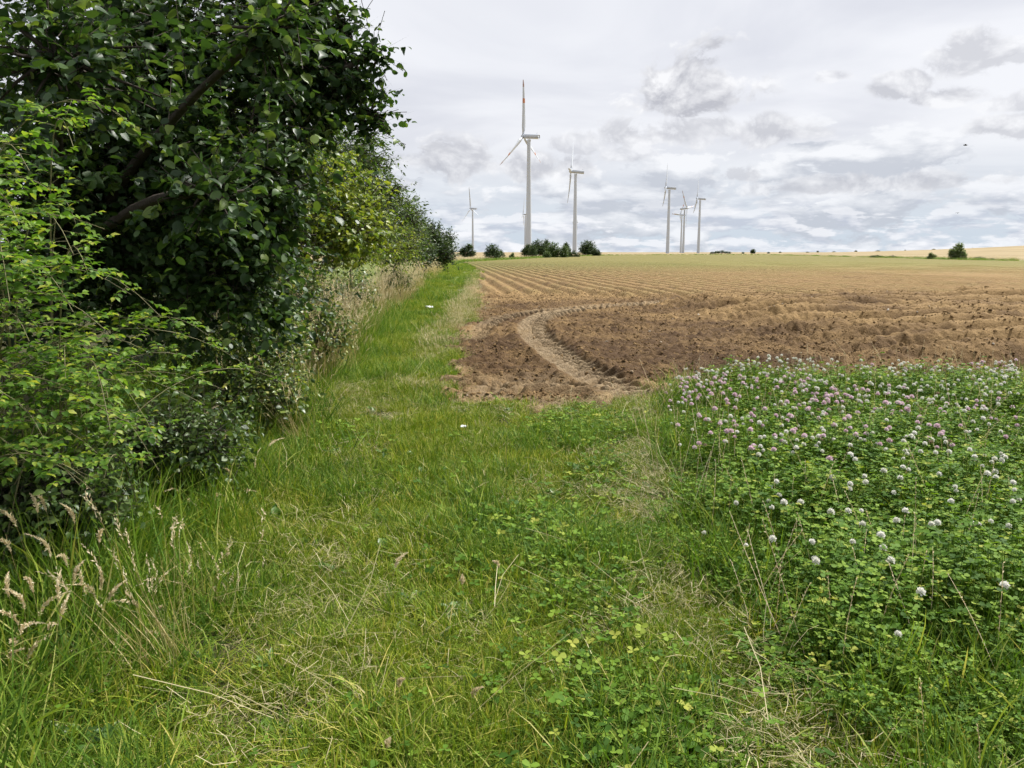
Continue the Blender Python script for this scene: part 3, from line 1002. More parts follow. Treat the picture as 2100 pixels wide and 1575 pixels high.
# ---- brambles at the hedge foot
for i, (u, v, Y, ru, rv, rd, n, lab) in enumerate((
        (600, 610, 10.5, 100, 70, .9, 260, 'leafy green bramble under the yellow green shrub at the hedge foot'),
        (500, 690, 8.0, 130, 70, .8, 300, 'dark leafy bramble mound under the big tree edge'),
        (715, 585, 16, 60, 36, 1.0, 150, 'bramble half covered by dry grass beside the track'),
        (520, 785, 6.8, 110, 55, .5, 200, 'low bramble with pale leaves creeping onto the grass'),
        (650, 665, 10.0, 70, 45, .6, 150, 'bramble with yellow green leaves where the dry grass begins'),
        (820, 570, 26, 30, 22, .8, 90, 'small bramble beside the far dry grass'),
        (80, 1000, 3.7, 190, 95, .35, 260, 'dark leafy bramble under the wild rose at the left picture edge'),
        (360, 880, 5.0, 140, 80, .4, 190, 'leafy bramble tangle right of the wild rose foot'))):
    c = at(u, v, Y)
    ells = [E(u, v, Y, ru, rv, rd, n), E(u - ru * .5, v + rv * .4, Y - .2, ru * .6, rv * .6, rd * .7, n // 2), E(u + ru * .55, v + rv * .45, Y, ru * .45, rv * .5, rd * .7, n // 3)]
    plant('bramble_bush', lab, 'bramble', (c[0], Y, .05), (c[0], Y, .25), ells, M['ash'] if i > 5 else M['bramble'], 30 + i, .042 + min(Y, 14) * .0022, 8, LEAF_OVATE if Y < 12 else LEAF_S, .02, (.25, .5), .1, .3, 'brambles along the hedge foot', rt=.002)


# ---- wild rose in the left foreground: arching canes with compound leaves
def wild_rose():
    r = np.random.default_rng(21)
    base = np.array((-2.75, 3.6, .12))
    t = empty('rose_shrub', base, 'bright green wild rose shrub with arching canes, left foreground', 'shrub')
    canes = []
    # tips given by their place in the picture
    tips = [(285, 265, 3.3), (150, 300, 3.2), (60, 350, 2.9), (215, 470, 2.9), (105, 390, 2.8), (150, 520, 2.7), (270, 605, 3.2), (70, 560, 2.6), (430, 690, 4.0), (395, 735, 4.2),
            (500, 745, 4.8), (590, 790, 5.4), (330, 780, 3.6), (250, 700, 3.1), (150, 640, 2.8), (420, 830, 4.4), (250, 850, 3.3), (130, 790, 2.8), (60, 700, 2.6), (330, 650, 3.4),
            (200, 930, 3.1), (90, 900, 2.7), (340, 900, 3.9), (40, 460, 2.6), (20, 620, 2.5), (30, 820, 2.5), (180, 560, 2.9), (300, 720, 3.3), (380, 790, 3.8), (460, 800, 4.6)]
    for (u, v, Y) in tips:
        canes.append((at(u, v, Y), 1.0))
    for _ in range(90):
        u = r.uniform(-160, 340)
        v = r.uniform(400, 960) + max(0, u) * .35
        if 470 < v < 660 and u > 60:
            continue
        canes.append((at(u, min(v, 1010), r.uniform(2.7, 4.6)), .8))
    stem = MB()
    P, D, U, S = [], [], [], []
    for tip, k in canes:
        b = base + np.append(r.normal(size=2) * (.35, .5), 0)
        b[0] = min(b[0], tip[0] - .25)
        b[2] = .1
        mid = (b + tip) / 2
        mid[2] = max(tip[2], b[2]) + .25 * np.linalg.norm(tip - b) * (.5 + r.random())
        pts = bez(b, mid, tip, 16)
        stem.tube(pts, np.linspace(.0045, .0012, 16), 4)
        tan = np.gradient(pts, axis=0)
        tan /= np.linalg.norm(tan, axis=1, keepdims=True)
        nlv = int(14 * k)
        for j in range(nlv):
            f = .42 + .58 * (j + r.random() * .6) / nlv
            i = min(int(f * 15), 14)
            p0 = pts[i] + (pts[i + 1] - pts[i]) * (f * 15 - i)
            td = tan[i]
            side = np.cross(td, (0, 0, 1.0))
            side /= np.linalg.norm(side) + 1e-6
            ld = td * .45 + side * (1 if j % 2 else -1) * .8 + r.normal(size=3) * .3
            ld[2] += .1
            ld /= np.linalg.norm(ld)
            Lr = (.085 + .045 * r.random()) * (1.1 - .4 * max(0, f - .8) / .2)
            ls = np.cross(ld, (0, 0, 1.0))
            ls /= np.linalg.norm(ls) + 1e-6
            stem.tube([p0, p0 + ld * Lr], [.0009, .0006], 3)
            un = np.array((0, 0, 1.0)) + r.normal(size=3) * .25
            for q in range(7):
                if q == 6:
                    pp, dd = p0 + ld * Lr, ld
                else:
                    w = (.4, .7, .95)[q // 2]
                    pp = p0 + ld * Lr * w
                    dd = ld * .45 + ls * (1 if q % 2 else -1)
                dd = dd + r.normal(size=3) * .15
                dd[2] -= .15
                P.append(pp); D.append(dd); U.append(un + r.normal(size=3) * .2); S.append(Lr * .32 * (.85 + .3 * r.random()))
    P, D, U, S = map(np.array, (P, D, U, S))
    B = basis(D, U)
    rn = r.random(len(P)) * .999
    u, v, z = in_view(P)
    vis = (u > 5) & (u < W_PX) & (v > 5) & (v < H_PX)
    score = np.where(vis, S / z, 0)
    pick = np.zeros(len(P), bool)
    pick[np.argsort(-score)[:300]] = True
    mb = MB()
    mb.inst(LEAF_OVATE, P[~pick], B[~pick], S[~pick], rn[~pick])
    mb.build('foliage', M['rose'], t)['kind'] = 'stuff'
    lm = MB()
    lm.inst(LEAF_OVATE, np.zeros((1, 3)), np.eye(3)[None], np.ones(1), np.zeros(1))
    me = lm.mesh('leaf', [M['rose']])
    for i in np.where(pick)[0]:
        lf = bpy.data.objects.new('leaf', me)
        COL.objects.link(lf)
        lf.parent = t
        lf.matrix_local = Matrix([list(B[i, a] * S[i]) + [P[i, a] - base[a]] for a in range(3)] + [[0, 0, 0, 1]])
    stem.build('cane', M['cane'], t)['kind'] = 'stuff'


wild_rose()


# ---- far bushes: three built shapes, copied
def far_bush_mesh(seed, mat, form):
    r = np.random.default_rng(seed)
    if form == 'round':
        ells = [((0, 0, .55), (.42, .4, .42), 260), ((-.25, .1, .35), (.28, .3, .33), 150), ((.28, -.1, .33), (.27, .3, .3), 150), ((0, 0, .2), (.46, .4, .22), 120)]
    elif form == 'broom':
        ells = [((0, 0, .45), (.36, .34, .42), 220), ((.12, 0, .75), (.2, .2, .24), 120), ((-.25, .1, .4), (.22, .2, .28), 110), ((.3, 0, .3), (.2, .2, .24), 90), ((0, 0, .15), (.42, .35, .15), 100)]
    else:
        ells = [((0, 0, .4), (.5, .3, .4), 180), ((-.55, .1, .32), (.4, .3, .34), 150), ((.55, -.1, .3), (.4, .3, .32), 150), ((.95, 0, .2), (.25, .25, .22), 80), ((-.95, 0, .2), (.25, .25, .22), 80)]
    P, D, U, S, br = crown(ells, (0, 0, .15), r, .075, 8, (.12, .26), .5 if form == 'broom' else .3, .5, .15)
    mb = MB()
    mb.inst(LEAF_S, P, basis(D, U), S, r.random(len(P)) * .999)
    b = branch_mesh(br, (0, 0, 0), (0, 0, .15), .03, False, .004)
    return mb.mesh('crown', [mat]), b.mesh('trunk', [M['bark']])


FB = {('round', 'far'): far_bush_mesh(41, M['far'], 'round'), ('broom', 'pale'): far_bush_mesh(42, M['farpale'], 'broom'), ('low', 'far'): far_bush_mesh(43, M['far'], 'low'),
      ('broom', 'far'): far_bush_mesh(44, M['far'], 'broom'), ('round', 'mid'): far_bush_mesh(45, M['ash'], 'round')}


def far_bush(u, vb, h_px, Y, key, label, wide=1.0, rot=0.0, cat='bush', name='distant_bush', group='bushes beyond the field'):
    p = at(u, HORIZON, Y)
    gz = float(ground_z(p[0], p[1]))
    top = at(u, vb - h_px, Y)[2]
    h = max(.5, top - gz)
    t = empty(name, (p[0], p[1], gz - .05), label, cat, group)
    cr, tr_ = FB[key]
    hz = 1.02
    wide *= 1.2
    t.scale = (h / hz * wide, h / hz * wide, h / hz)
    t.rotation_euler = (0, 0, rot)
    for nm, me in (('crown', cr), ('trunk', tr_)):
        o = bpy.data.objects.new(nm, me)
        COL.objects.link(o)
        o.parent = t
        if nm == 'crown':
            o['kind'] = 'stuff'


for a in (
    (958, 524, 26, 250, ('broom', 'far'), 'loose grey green bush under the leftmost turbine', 1.1, .4),
    (1010, 532, 36, 168, ('round', 'far'), 'dark round bush standing alone left of the tallest turbine', .85, 1.1),
    (1026, 527, 22, 200, ('low', 'far'), 'low dark bush tucked behind the lone round bush', .6, 2.0),
    (1050, 526, 9, 180, ('broom', 'pale'), 'tiny bush in the dry grass between the round bush and the clump', .8, .2),
    (1081, 525, 26, 262, ('broom', 'far'), 'dark bush at the left end of the clump under the tallest turbine', .9, .9),
    (1093, 529, 32, 225, ('round', 'far'), 'dark bush in front at the left side of the clump', .62, 2.2),
    (1104, 525, 38, 275, ('round', 'far'), 'tallest dark bush at the back of the clump', .75, .3),
    (1120, 525, 36, 280, ('broom', 'far'), 'dark bush at the back in the middle of the clump', .7, 1.4),
    (1135, 528, 36, 238, ('round', 'mid'), 'green tall bush in the middle front of the clump', .68, .7),
    (1122, 528, 16, 228, ('round', 'mid'), 'small light green bush in front of the clump middle', .75, 2.9),
    (1157, 527, 28, 240, ('round', 'mid'), 'light green bush right of the clump middle', .75, 1.9),
    (1163, 525, 30, 285, ('broom', 'far'), 'dark feathery bush at the back right of the clump', .6, 2.5),
    (1177, 525, 18, 262, ('low', 'far'), 'low bush at the right end of the clump by the second tower', .5, .5),
    (1205, 524, 35, 350, ('round', 'far'), 'large dome shaped bush standing right of the clump', 1.05, 1.3),
    (1222, 524, 17, 345, ('round', 'far'), 'small bush leaning on the right of the dome shaped bush', .9, .1),
    (1481, 522, 11.5, 640, ('low', 'far'), 'long dark copse on the skyline right of the turbines', 1.45, .15),
    (1462, 522, 8, 640, ('low', 'far'), 'low left end of the skyline copse', .9, .6),
    (1524, 522, 7, 640, ('low', 'far'), 'low scrub on the skyline right of the copse', .8, .9),
    (1544, 522, 13, 640, ('round', 'far'), 'round tree on the skyline right of the copse', 1.0, 2.1),
    (1576, 522, 6, 640, ('round', 'far'), 'tiny pointed bush on the skyline, right of the round tree', 1.4, .7),
    (1963, 532, 36, 172, ('broom', 'pale'), 'tall pale green windswept bush on the right field edge', .95, .5),
    (1978, 531, 18, 170, ('broom', 'pale'), 'pale bush leaning on the right of the windswept bush', .7, 1.7),
    (1912, 530, 13, 185, ('broom', 'pale'), 'small pale bush left of the windswept bush', 1.2, 2.6),
    (1800, 528, 8, 235, ('low', 'far'), 'long low scrub on the field edge left of the pale bushes', 1.5, .1),
    (1832, 528, 7, 230, ('low', 'far'), 'low scrub end nearest the small pale bush', 1.0, .4),
    (2010, 532, 9, 172, ('low', 'far'), 'low dark bramble right of the windswept bush', 1.3, .3),
    (2036, 533, 6, 168, ('low', 'far'), 'flat scrub rightmost on the field edge', 1.2, .8),
):
    far_bush(*a)
for i, u in enumerate((1600, 1656, 1677, 1710, 1755, 1800, 1856, 1915, 1994, 2060)):
    far_bush(u, HORIZON, 0, 900, ('low' if i % 2 else 'round', 'far'), 'tiny dark bush on the straw coloured far hillside, %s from the left' % ('first', 'second', 'third', 'fourth', 'fifth', 'sixth', 'seventh', 'eighth', 'ninth', 'tenth')[i], 1.2, i * .7, group='tiny bushes on the far hillside')
for o in [o for o in COL.objects if o.get('group') == 'tiny bushes on the far hillside']:
    h = 1.3 + 1.2 * random.random()
    o.scale = (h * 1.6, h * 1.6, h)


# ------------------------------------------------------------------ scattering of grass and ground cover
def hidden_source(name, me):
    return bpy.data.objects.new(name, me)


def scatter(name, P, rot, scl, pick, meshes, label, cat, parent=None):
    me = bpy.data.meshes.new(name)
    P = np.asarray(P, np.float32)
    me.vertices.add(len(P))
    me.vertices.foreach_set('co', P.ravel())
    for nm, ty, key, arr in (('rot', 'FLOAT_VECTOR', 'vector', rot), ('scl', 'FLOAT_VECTOR', 'vector', scl), ('pick', 'INT', 'value', pick)):
        a = me.attributes.new(nm, ty, 'POINT')
        a.data.foreach_set(key, np.ascontiguousarray(arr, np.int32 if ty == 'INT' else np.float32).ravel())
    ng = bpy.data.node_groups.new(name + '_scatter', 'GeometryNodeTree')
    ng.interface.new_socket('Geometry', in_out='INPUT', socket_type='NodeSocketGeometry')
    ng.interface.new_socket('Geometry', in_out='OUTPUT', socket_type='NodeSocketGeometry')
    gi, go = ng.nodes.new('NodeGroupInput'), ng.nodes.new('NodeGroupOutput')
    g2i = ng.nodes.new('GeometryNodeGeometryToInstance')
    for i, m in reversed(list(enumerate(meshes))):       # multi-input keeps the last link first
        oi = ng.nodes.new('GeometryNodeObjectInfo')
        oi.inputs['Object'].default_value = hidden_source(name + '_piece', m)
        oi.inputs['As Instance'].default_value = False
        ng.links.new(oi.outputs['Geometry'], g2i.inputs[0])
    m2p = ng.nodes.new('GeometryNodeMeshToPoints')
    iop = ng.nodes.new('GeometryNodeInstanceOnPoints')
    iop.inputs['Pick Instance'].default_value = True

    def na(nm, dt):
        n = ng.nodes.new('GeometryNodeInputNamedAttribute')
        n.data_type = dt
        n.inputs['Name'].default_value = nm
        return next(o for o in n.outputs if o.enabled and o.name == 'Attribute')
    e2r = ng.nodes.new('FunctionNodeEulerToRotation')
    ng.links.new(na('rot', 'FLOAT_VECTOR'), e2r.inputs[0])
    ng.links.new(gi.outputs[0], m2p.inputs[0])
    ng.links.new(m2p.outputs[0], iop.inputs['Points'])
    ng.links.new(g2i.outputs[0], iop.inputs['Instance'])
    ng.links.new(na('pick', 'INT'), iop.inputs['Instance Index'])
    ng.links.new(e2r.outputs[0], iop.inputs['Rotation'])
    ng.links.new(na('scl', 'FLOAT_VECTOR'), iop.inputs['Scale'])
    ng.links.new(iop.outputs[0], go.inputs[0])
    o = link(name, me, parent)
    md = o.modifiers.new('scatter', 'NODES')
    md.node_group = ng
    tag(o, label, cat, kind='stuff')
    return o


def disc_point(r, R):
    a, q = r.uniform(0, 6.283), R * math.sqrt(r.random())
    return np.array((math.cos(a) * q, math.sin(a) * q))


def blade_tuft(seed, n, h, spread, width, lean, mat, curl=.5, disc=0.0):
    """n curved blades, h=(min,max) height"""
    r = np.random.default_rng(seed)
    mb = MB()
    for i in range(n):
        bp = disc_point(r, disc) if disc else r.normal(size=2) * spread
        b = np.append(bp, -.01)
        L = r.uniform(*h) * ((.6 + .85 * float(vnoise(bp[0] * 9, bp[1] * 9, seed))) if disc else 1)
        az = r.uniform(0, 6.283)
        ln = abs(r.normal()) * lean + .12
        d = np.array((math.cos(az), math.sin(az), 0))
        sd_ = np.array((-d[1], d[0], 0))
        tw = r.normal() * .6
        sd_ = sd_ * math.cos(tw) + d * math.sin(tw)
        w = width * r.uniform(.6, 1.3)
        f = np.array((0, .38, .72, 1.0))
        hor = ln * L * (f + curl * f ** 2) * .7
        ver = L * (f - curl * .55 * ln * f ** 2.2)
        c = b + hor[:, None] * d + ver[:, None] * np.array((0, 0, 1))
        ww = w * np.array((.8, 1, .7, 0))
        v = np.concatenate((c - sd_ * ww[:, None] / 2, c[:3] + sd_ * ww[:3, None] / 2))
        mb.add(v, [(2, 6, 3)], [(0, 4, 5, 1), (1, 5, 6, 2)], 0, r.random() * .999)
    return mb.mesh('tuft', [mat])


def straw_tuft(seed, n, Lr, spread, mat, flat=.25, w=.0028):
    r = np.random.default_rng(seed)
    mb = MB()
    for i in range(n):
        L = r.uniform(*Lr)
        az = r.uniform(0, 6.283)
        el = abs(r.normal()) * flat
        d = np.array((math.cos(az) * math.cos(el), math.sin(az) * math.cos(el), math.sin(el)))
        b = np.append(r.normal(size=2) * spread, r.uniform(.015, .06))
        c = b + np.linspace(0, 1, 3)[:, None] * d * L
        c[1] += r.normal(size=3) * .012
        sd_ = np.cross(d, (0, 0, 1))
        v = np.concatenate((c - sd_ * w, c + sd_ * w))
        mb.add(v, None, [(0, 3, 4, 1), (1, 4, 5, 2)], 0, r.random() * .999)
    return mb.mesh('straw', [mat])


LEAFLET = (np.array([(0, 0, 0), (-.34, .38, .05), (-.36, .78, .02), (0, .93, -.04), (.36, .78, .02), (.34, .38, .05), (0, .45, 0)]),
           np.array([(0, 6, 1), (1, 6, 2), (2, 6, 3), (3, 6, 4), (4, 6, 5), (5, 6, 0)]), np.zeros((0, 4), int))


def clover_tuft(seed, n, h, spread, size, mat, disc=0.0):
    r = np.random.default_rng(seed)
    mb = MB()
    P, D, U, S, R = [], [], [], [], []
    for i in range(n):
        bp = disc_point(r, disc) if disc else r.normal(size=2) * spread * .5
        b = np.append(bp, -.01)
        top = np.append(b[:2] + r.normal(size=2) * (.035 if disc else spread), r.uniform(*h) * ((.6 + .8 * float(vnoise(bp[0] * 8, bp[1] * 8, seed))) if disc else 1))
        mid = (b + top) / 2 + np.append(r.normal(size=2) * .01, .02)
        rn = r.random() * .999
        mb.tube(bez(b, mid, top, 4), .0011, 3, 0, rn)
        tilt = np.array((0, 0, 1.0)) + np.append(r.normal(size=2) * .35, 0)
        a0 = r.uniform(0, 6.283)
        s = size * r.uniform(.7, 1.25)
        for k in range(3):
            a = a0 + k * 2.094 + r.normal() * .12
            dd = np.array((math.cos(a), math.sin(a), .12 + r.normal() * .15))
            P.append(top); D.append(dd); U.append(tilt); S.append(s); R.append(rn)
    mb.inst(LEAFLET, np.array(P), basis(np.array(D), np.array(U)), np.array(S), np.array(R))
    return mb.mesh('clover', [mat])


def rosette(seed, n, L, mat, tpl):
    r = np.random.default_rng(seed)
    mb = MB()
    a = r.uniform(0, 6.283, n)
    D = np.stack((np.cos(a), np.sin(a), r.uniform(.15, 1.0, n)), -1)
    P = np.stack((r.normal(size=n) * .03, r.normal(size=n) * .03, r.uniform(.01, .06, n)), -1)
    mb.inst(tpl, P, basis(D, np.tile((0, 0, 1.0), (n, 1)) + r.normal(size=(n, 3)) * .2), L * r.uniform(.5, 1.1, n), r.random(n) * .999)
    return mb.mesh('weed', [mat])


def panicle(mb, base, top, r, head=.12, mat_stem=0, mat_head=1, bushy=.012, n=26, thick=.0011):
    """thin culm with a narrow, slightly nodding seed head"""
    base, top = np.asarray(base, float), np.asarray(top, float)
    L = np.linalg.norm(top - base)
    lean = np.append(r.normal(size=2) * .10 * L, 0)
    pts = bez(base, (base + top) / 2 - lean * .3 + np.array((0, 0, .06 * L)), top, 9)
    mb.tube(pts, np.linspace(thick, thick * .6, 9), 3, mat_stem, r.random() * .999)
    return pts


SPIK = (np.array([(0, 0, 0), (-.2, .45, .03), (0, 1, 0), (.2, .45, .03)]), np.array([(0, 3, 2), (0, 2, 1)]), np.zeros((0, 4), int))


def seed_head_into(mb, pts, r, head, bushy, n, mat=1, nod=.25):
    """small spikelets along a nodding plume that goes on from the culm's tip"""
    seg = pts[-1] - pts[-3]
    d = seg / (np.linalg.norm(seg) + 1e-9)
    side = np.append(r.normal(size=2), 0)
    side /= np.linalg.norm(side)
    f = np.linspace(0, 1, n)
    c0 = pts[-1] - d * head * .55
    P = c0 + d * head * f[:, None] + (side * nod + np.array((0, 0, -nod * .7))) * head * (f ** 2)[:, None]
    tan = np.gradient(P, axis=0)
    tan /= np.linalg.norm(tan, axis=1, keepdims=True) + 1e-9
    D = tan + r.normal(size=(n, 3)) * .42
    wid = bushy * (1 - np.abs(f - .35) * 1.1).clip(.3, 1)
    P = P + r.normal(size=(n, 3)) * (wid * .18)[:, None]
    mb.inst(SPIK, P, basis(D, r.normal(size=(n, 3)) * .6 + np.array((.2, -.5, .9))), wid * 1.5, r.random(n) * .999, mat)


def dry_tuft(seed, n, h, spread, mats, blades=14):
    r = np.random.default_rng(seed)
    mb = MB()
    for i in range(n):
        b = np.append(r.normal(size=2) * spread, -.02)
        H = r.uniform(*h)
        top = b + np.append(r.normal(size=2) * .22 * H, H)
        pts = panicle(mb, b, top, r, thick=.0016)
        seed_head_into(mb, pts, r, H * .22, .022, 16)
    for i in range(blades):
        L = r.uniform(h[0] * .5, h[1] * .8)
        az = r.uniform(0, 6.283)
        d = np.array((math.cos(az), math.sin(az), 0))
        sd_ = np.array((-d[1], d[0], 0))
        b = np.append(r.normal(size=2) * spread, -.02)
        f = np.array((0, .4, .75, 1.0))
        ln = r.uniform(.2, .7)
        c = b + (ln * L * f ** 1.5)[:, None] * d + (L * (f - .35 * ln * f ** 2))[:, None] * np.array((0, 0, 1))
        ww = .005 * np.array((.8, 1, .7, 0))
        v = np.concatenate((c - sd_ * ww[:, None] / 2, c[:3] + sd_ * ww[:3, None] / 2))
        mb.add(v, [(2, 6, 3)], [(0, 4, 5, 1), (1, 5, 6, 2)], 0, r.random() * .999)
    return mb.mesh('dry_grass', mats)


def sample(n, x0, x1, y0, y1, r, power=1.0):
    """more points near the camera if power > 1"""
    y = y0 + (y1 - y0) * r.random(n) ** power
    return r.uniform(x0, x1, n), y


def put(P2, r, smin, smax, tilt=.12):
    n = len(P2[0])
    x, y = P2
    z = ground_z(x, y)
    rot = np.stack((r.normal(size=n) * tilt, r.normal(size=n) * tilt, r.uniform(0, 6.283, n)), -1)
    s = r.uniform(smin, smax, n)
    return np.stack((x, y, z), -1), rot, np.stack((s, s, s * r.uniform(.8, 1.2, n)), -1)


def in_frame(x, y, z=0.0, m=120):
    u, v, d = in_view(np.stack((x, y, np.full_like(x, z)), -1))
    return (u > -m) & (u < W_PX + m) & (v < H_PX + 260) & (y > .8)


# edge between short grass and tall clover
CLY = np.array([0, 2.0, 2.6, 3.2, 4.0, 5.3, 7.0, 8.9, 10])
CLX = np.array([1.35, 1.22, 1.02, .95, .98, 1.20, 1.42, 1.72, 2.2])


def clover_in(x, y):
    return np.minimum(x - np.interp(y, CLY, CLX) + (fbm(x * 2, y * 2, 2, 6) - .5) * .5, near_edge(x) - .15 - y + (fbm(x * 2, y * 2, 2, 9) - .5) * .4)


def hedge_in(x, y):
    return np.interp(y, HEDGE_Y, HEDGE_X) - x


r = np.random.default_rng(51)
green = [blade_tuft(s, 430, (.04, .125), .09, .0046, .9, M['grass'], disc=.21) for s in range(4)]
lush = [blade_tuft(10 + s, 340, (.05, .16), .09, .0052, .8, M['grass_lush'], disc=.21) for s in range(3)]
tall = [blade_tuft(20 + s, 44, (.16, .40), .09, .0055, .45, M['grass_lush'], .8) for s in range(3)]
strawm = [straw_tuft(30 + s, 34, (.03, .11), .10, M['straw'], .4, .0011) for s in range(3)] + [straw_tuft(36 + s, 5, (.18, .42), .12, M['straw'], .35, .0012) for s in range(2)]
lowclover = [clover_tuft(40 + s, 24, (.03, .09), .10, .020, M['clover']) for s in range(3)]
tallclover = [clover_tuft(50 + s, 150, (.06, .34), .11, .026, M['clover'], .22) for s in range(4)]
weeds = [rosette(60, 9, .10, M['weed'], LEAF_OVATE), rosette(61, 12, .09, M['weed'], LEAF_NARROW), rosette(62, 10, .12, M['weed'], LEAF_OVATE)]
drym = [dry_tuft(70 + s, 11, (.55, 1.0), .09, [M['dry'], M['seed']]) for s in range(3)]


def wear(x, y):
    """1 where the turf is worn and strawy"""
    a = np.exp(-((x - np.interp(y, CLY, CLX) + .26) / .24) ** 2) * 1.3 * sstep(fbm(x * 1.2, y * 1.2, 2, 63), .2, .5)
    b = np.exp(-((x - np.interp(y, [2, 4, 8, 10], [-.75, -.95, -1.5, -1.7])) / .28) ** 2) * .8
    c = sstep(fbm(x * .9, y * .9, 3, 61), .52, .7) * .55
    e = np.exp(-((y - near_edge(x) + .35) / .3) ** 2) * .8
    return np.clip(a + b * sstep(fbm(x * 1.7, y * 1.7, 2, 62), .35, .6) + c + e, 0, 1)


# short turf of the track
Ps = []
for (n, x0, x1, y0, y1, pw, s0, s1) in ((2400, -3.2, 2.4, 1.3, 9.6, 1.25, .8, 1.2), (1000, -4.4, -.6, 8.5, 26, 1.4, 1.0, 1.5), (900, -9.5, -1.2, 22, 110, 1.7, 1.5, 2.4)):
    x, y = sample(n, x0, x1, y0, y1, r, pw)
    k = in_frame(x, y) & (field_in(x, y) < .05 + .45 * r.random(n) ** 3) & (clover_in(x, y) < .12) & (hedge_in(x, y) < .5)
    w = wear(x, y)
    k &= r.random(n) > w * .3 * (y < 12)
    x, y, w = x[k], y[k], w[k]
    a = put((x, y), r, s0, s1, .05)
    lushp = (fbm(x * 1.3, y * 1.3, 3, 66) > .50) & (r.random(len(x)) < .75) & (w < .55)
    pk = np.where(lushp, 4 + r.integers(0, 3, len(x)), r.integers(0, 4, len(x)))
    a[2][:] *= np.where(w > .5, .75, 1.0)[:, None]
    Ps.append(a + (pk,))
scatter('grass', *[np.concatenate(c) for c in zip(*Ps)], green + lush, 'short green grass covering the track', 'grass')

# worn straw lying in the turf
x, y = sample(6000, -3.0, 2.6, 1.4, 9.4, r, 1.2)
k = in_frame(x, y) & (field_in(x, y) < .25) & (r.random(len(x)) < .06 + .30 * wear(x, y) + .8 * np.exp(-((x - np.interp(y, CLY, CLX) + .2) / .17) ** 2)) & (clover_in(x, y) < .25) & (hedge_in(x, y) < .3)
a = put((x[k], y[k]), r, .7, 1.3, .2)
x2, y2 = sample(2600, -3.0, -.5, 9, 40, r, 1.5)
k2 = in_frame(x2, y2) & (np.abs(field_in(x2, y2)) < .35) & (r.random(len(x2)) < .9 * sstep(fbm(x2 * 1.5, y2 * .6, 2, 64), .35, .6))
b = put((x2[k2], y2[k2]), r, 1.0, 1.7, .2)
b[0][:, 2] = np.maximum(b[0][:, 2], .03)
scatter('dry_straw', *[np.concatenate((p, q)) for p, q in zip(a, b)], np.where(r.random(k.sum() + k2.sum()) < .22, r.integers(3, 5, k.sum() + k2.sum()), r.integers(0, 3, k.sum() + k2.sum())), strawm, 'dry straw and clippings on the worn track edges', 'straw')

# low clover and weeds in the turf
x, y = sample(3600, -1.6, 2.6, 1.4, 8.6, r, 1.2)
m_ = sstep(x + (fbm(x * 1.3, y * 1.3, 3, 67) - .5) * 2.4, -.25, .9)
k = in_frame(x, y) & (field_in(x, y) < -.2) & (clover_in(x, y) < .1) & (r.random(len(x)) < m_ * .8 + .05) & (r.random(len(x)) > .9 * wear(x, y)) & (np.abs(x - np.interp(y, CLY, CLX) + .2) > .16)
a = put((x[k], y[k]), r, .8, 1.4)
x2, y2 = sample(420, -2.4, 2.2, 1.4, 8.6, r, 1.2)
k2 = in_frame(x2, y2) & (field_in(x2, y2) < -.2) & (clover_in(x2, y2) < -.1)
b = put((x2[k2], y2[k2]), r, .35, .75)
pk = np.concatenate((r.integers(0, 3, k.sum()), 3 + r.integers(0, 3, k2.sum())))
scatter('ground_cover_weeds', *[np.concatenate((p, q)) for p, q in zip(a, b)], pk, lowclover + weeds, 'low clover and broad leaved weeds growing in the track turf', 'weeds')

# tall lush grass along the hedge foot on the left and at the clover fringe
x, y = sample(4200, -5.0, -.6, 1.3, 20, r, 1.3)
hd = hedge_in(x, y)
k = in_frame(x, y) & (r.random(len(x)) < sstep(hd + (fbm(x, y, 3, 68) - .5) * 1.3, -1.0, -.1)) & (hd < 1.2)
a = put((x[k], y[k]), r, .7, 1.5, .25)
scatter('tall_grass_fringe', *a, r.integers(0, 3, k.sum()), tall, 'tall green grass fringe at the foot of the hedge', 'grass')

# dry tan grass along the hedge further off, and a strip by the field edge
x, y = sample(3600, -9.5, -2.3, 9.5, 75, r, 1.5)
hd = hedge_in(x, y)
k = in_frame(x, y) & (hd > -.5 - y * .004) & (hd < .5 + y * .01) & (r.random(len(x)) < sstep(fbm(x * .5, y * .22, 3, 69), .34, .55))
a = put((x[k], y[k]), r, .75, 1.25, .15)
x2, y2 = sample(520, -3.6, -1.0, 2.2, 11, r, 1.1)
hd = hedge_in(x2, y2)
k2 = in_frame(x2, y2) & (hd > -.75) & (hd < .35) & (r.random(len(x2)) < sstep(fbm(x2 * .9, y2 * .9, 2, 70), .4, .6))
b = put((x2[k2], y2[k2]), r, .4, .72, .25)
a = tuple(np.concatenate(c) for c in zip(a, b))
k = np.concatenate((k, k2))
scatter('dry_tall_grass', *a, r.integers(0, 3, k.sum()), drym, 'tan dry tall grass between the hedge and the track', 'dry grass')
x, y = sample(3200, -3.2, -.6, 12, 60, r, 1.3)
k = (np.abs(field_in(x, y) + .1) < .28) & (r.random(len(x)) < np.where((y > 16) & (y < 42), 1.0, .3))
a = put((x[k], y[k]), r, .24, .42, .25)
scatter('field_edge_stubble', *a, r.integers(0, 3, k.sum()), drym, 'bleached dry grass strip along the left field edge', 'dry grass')
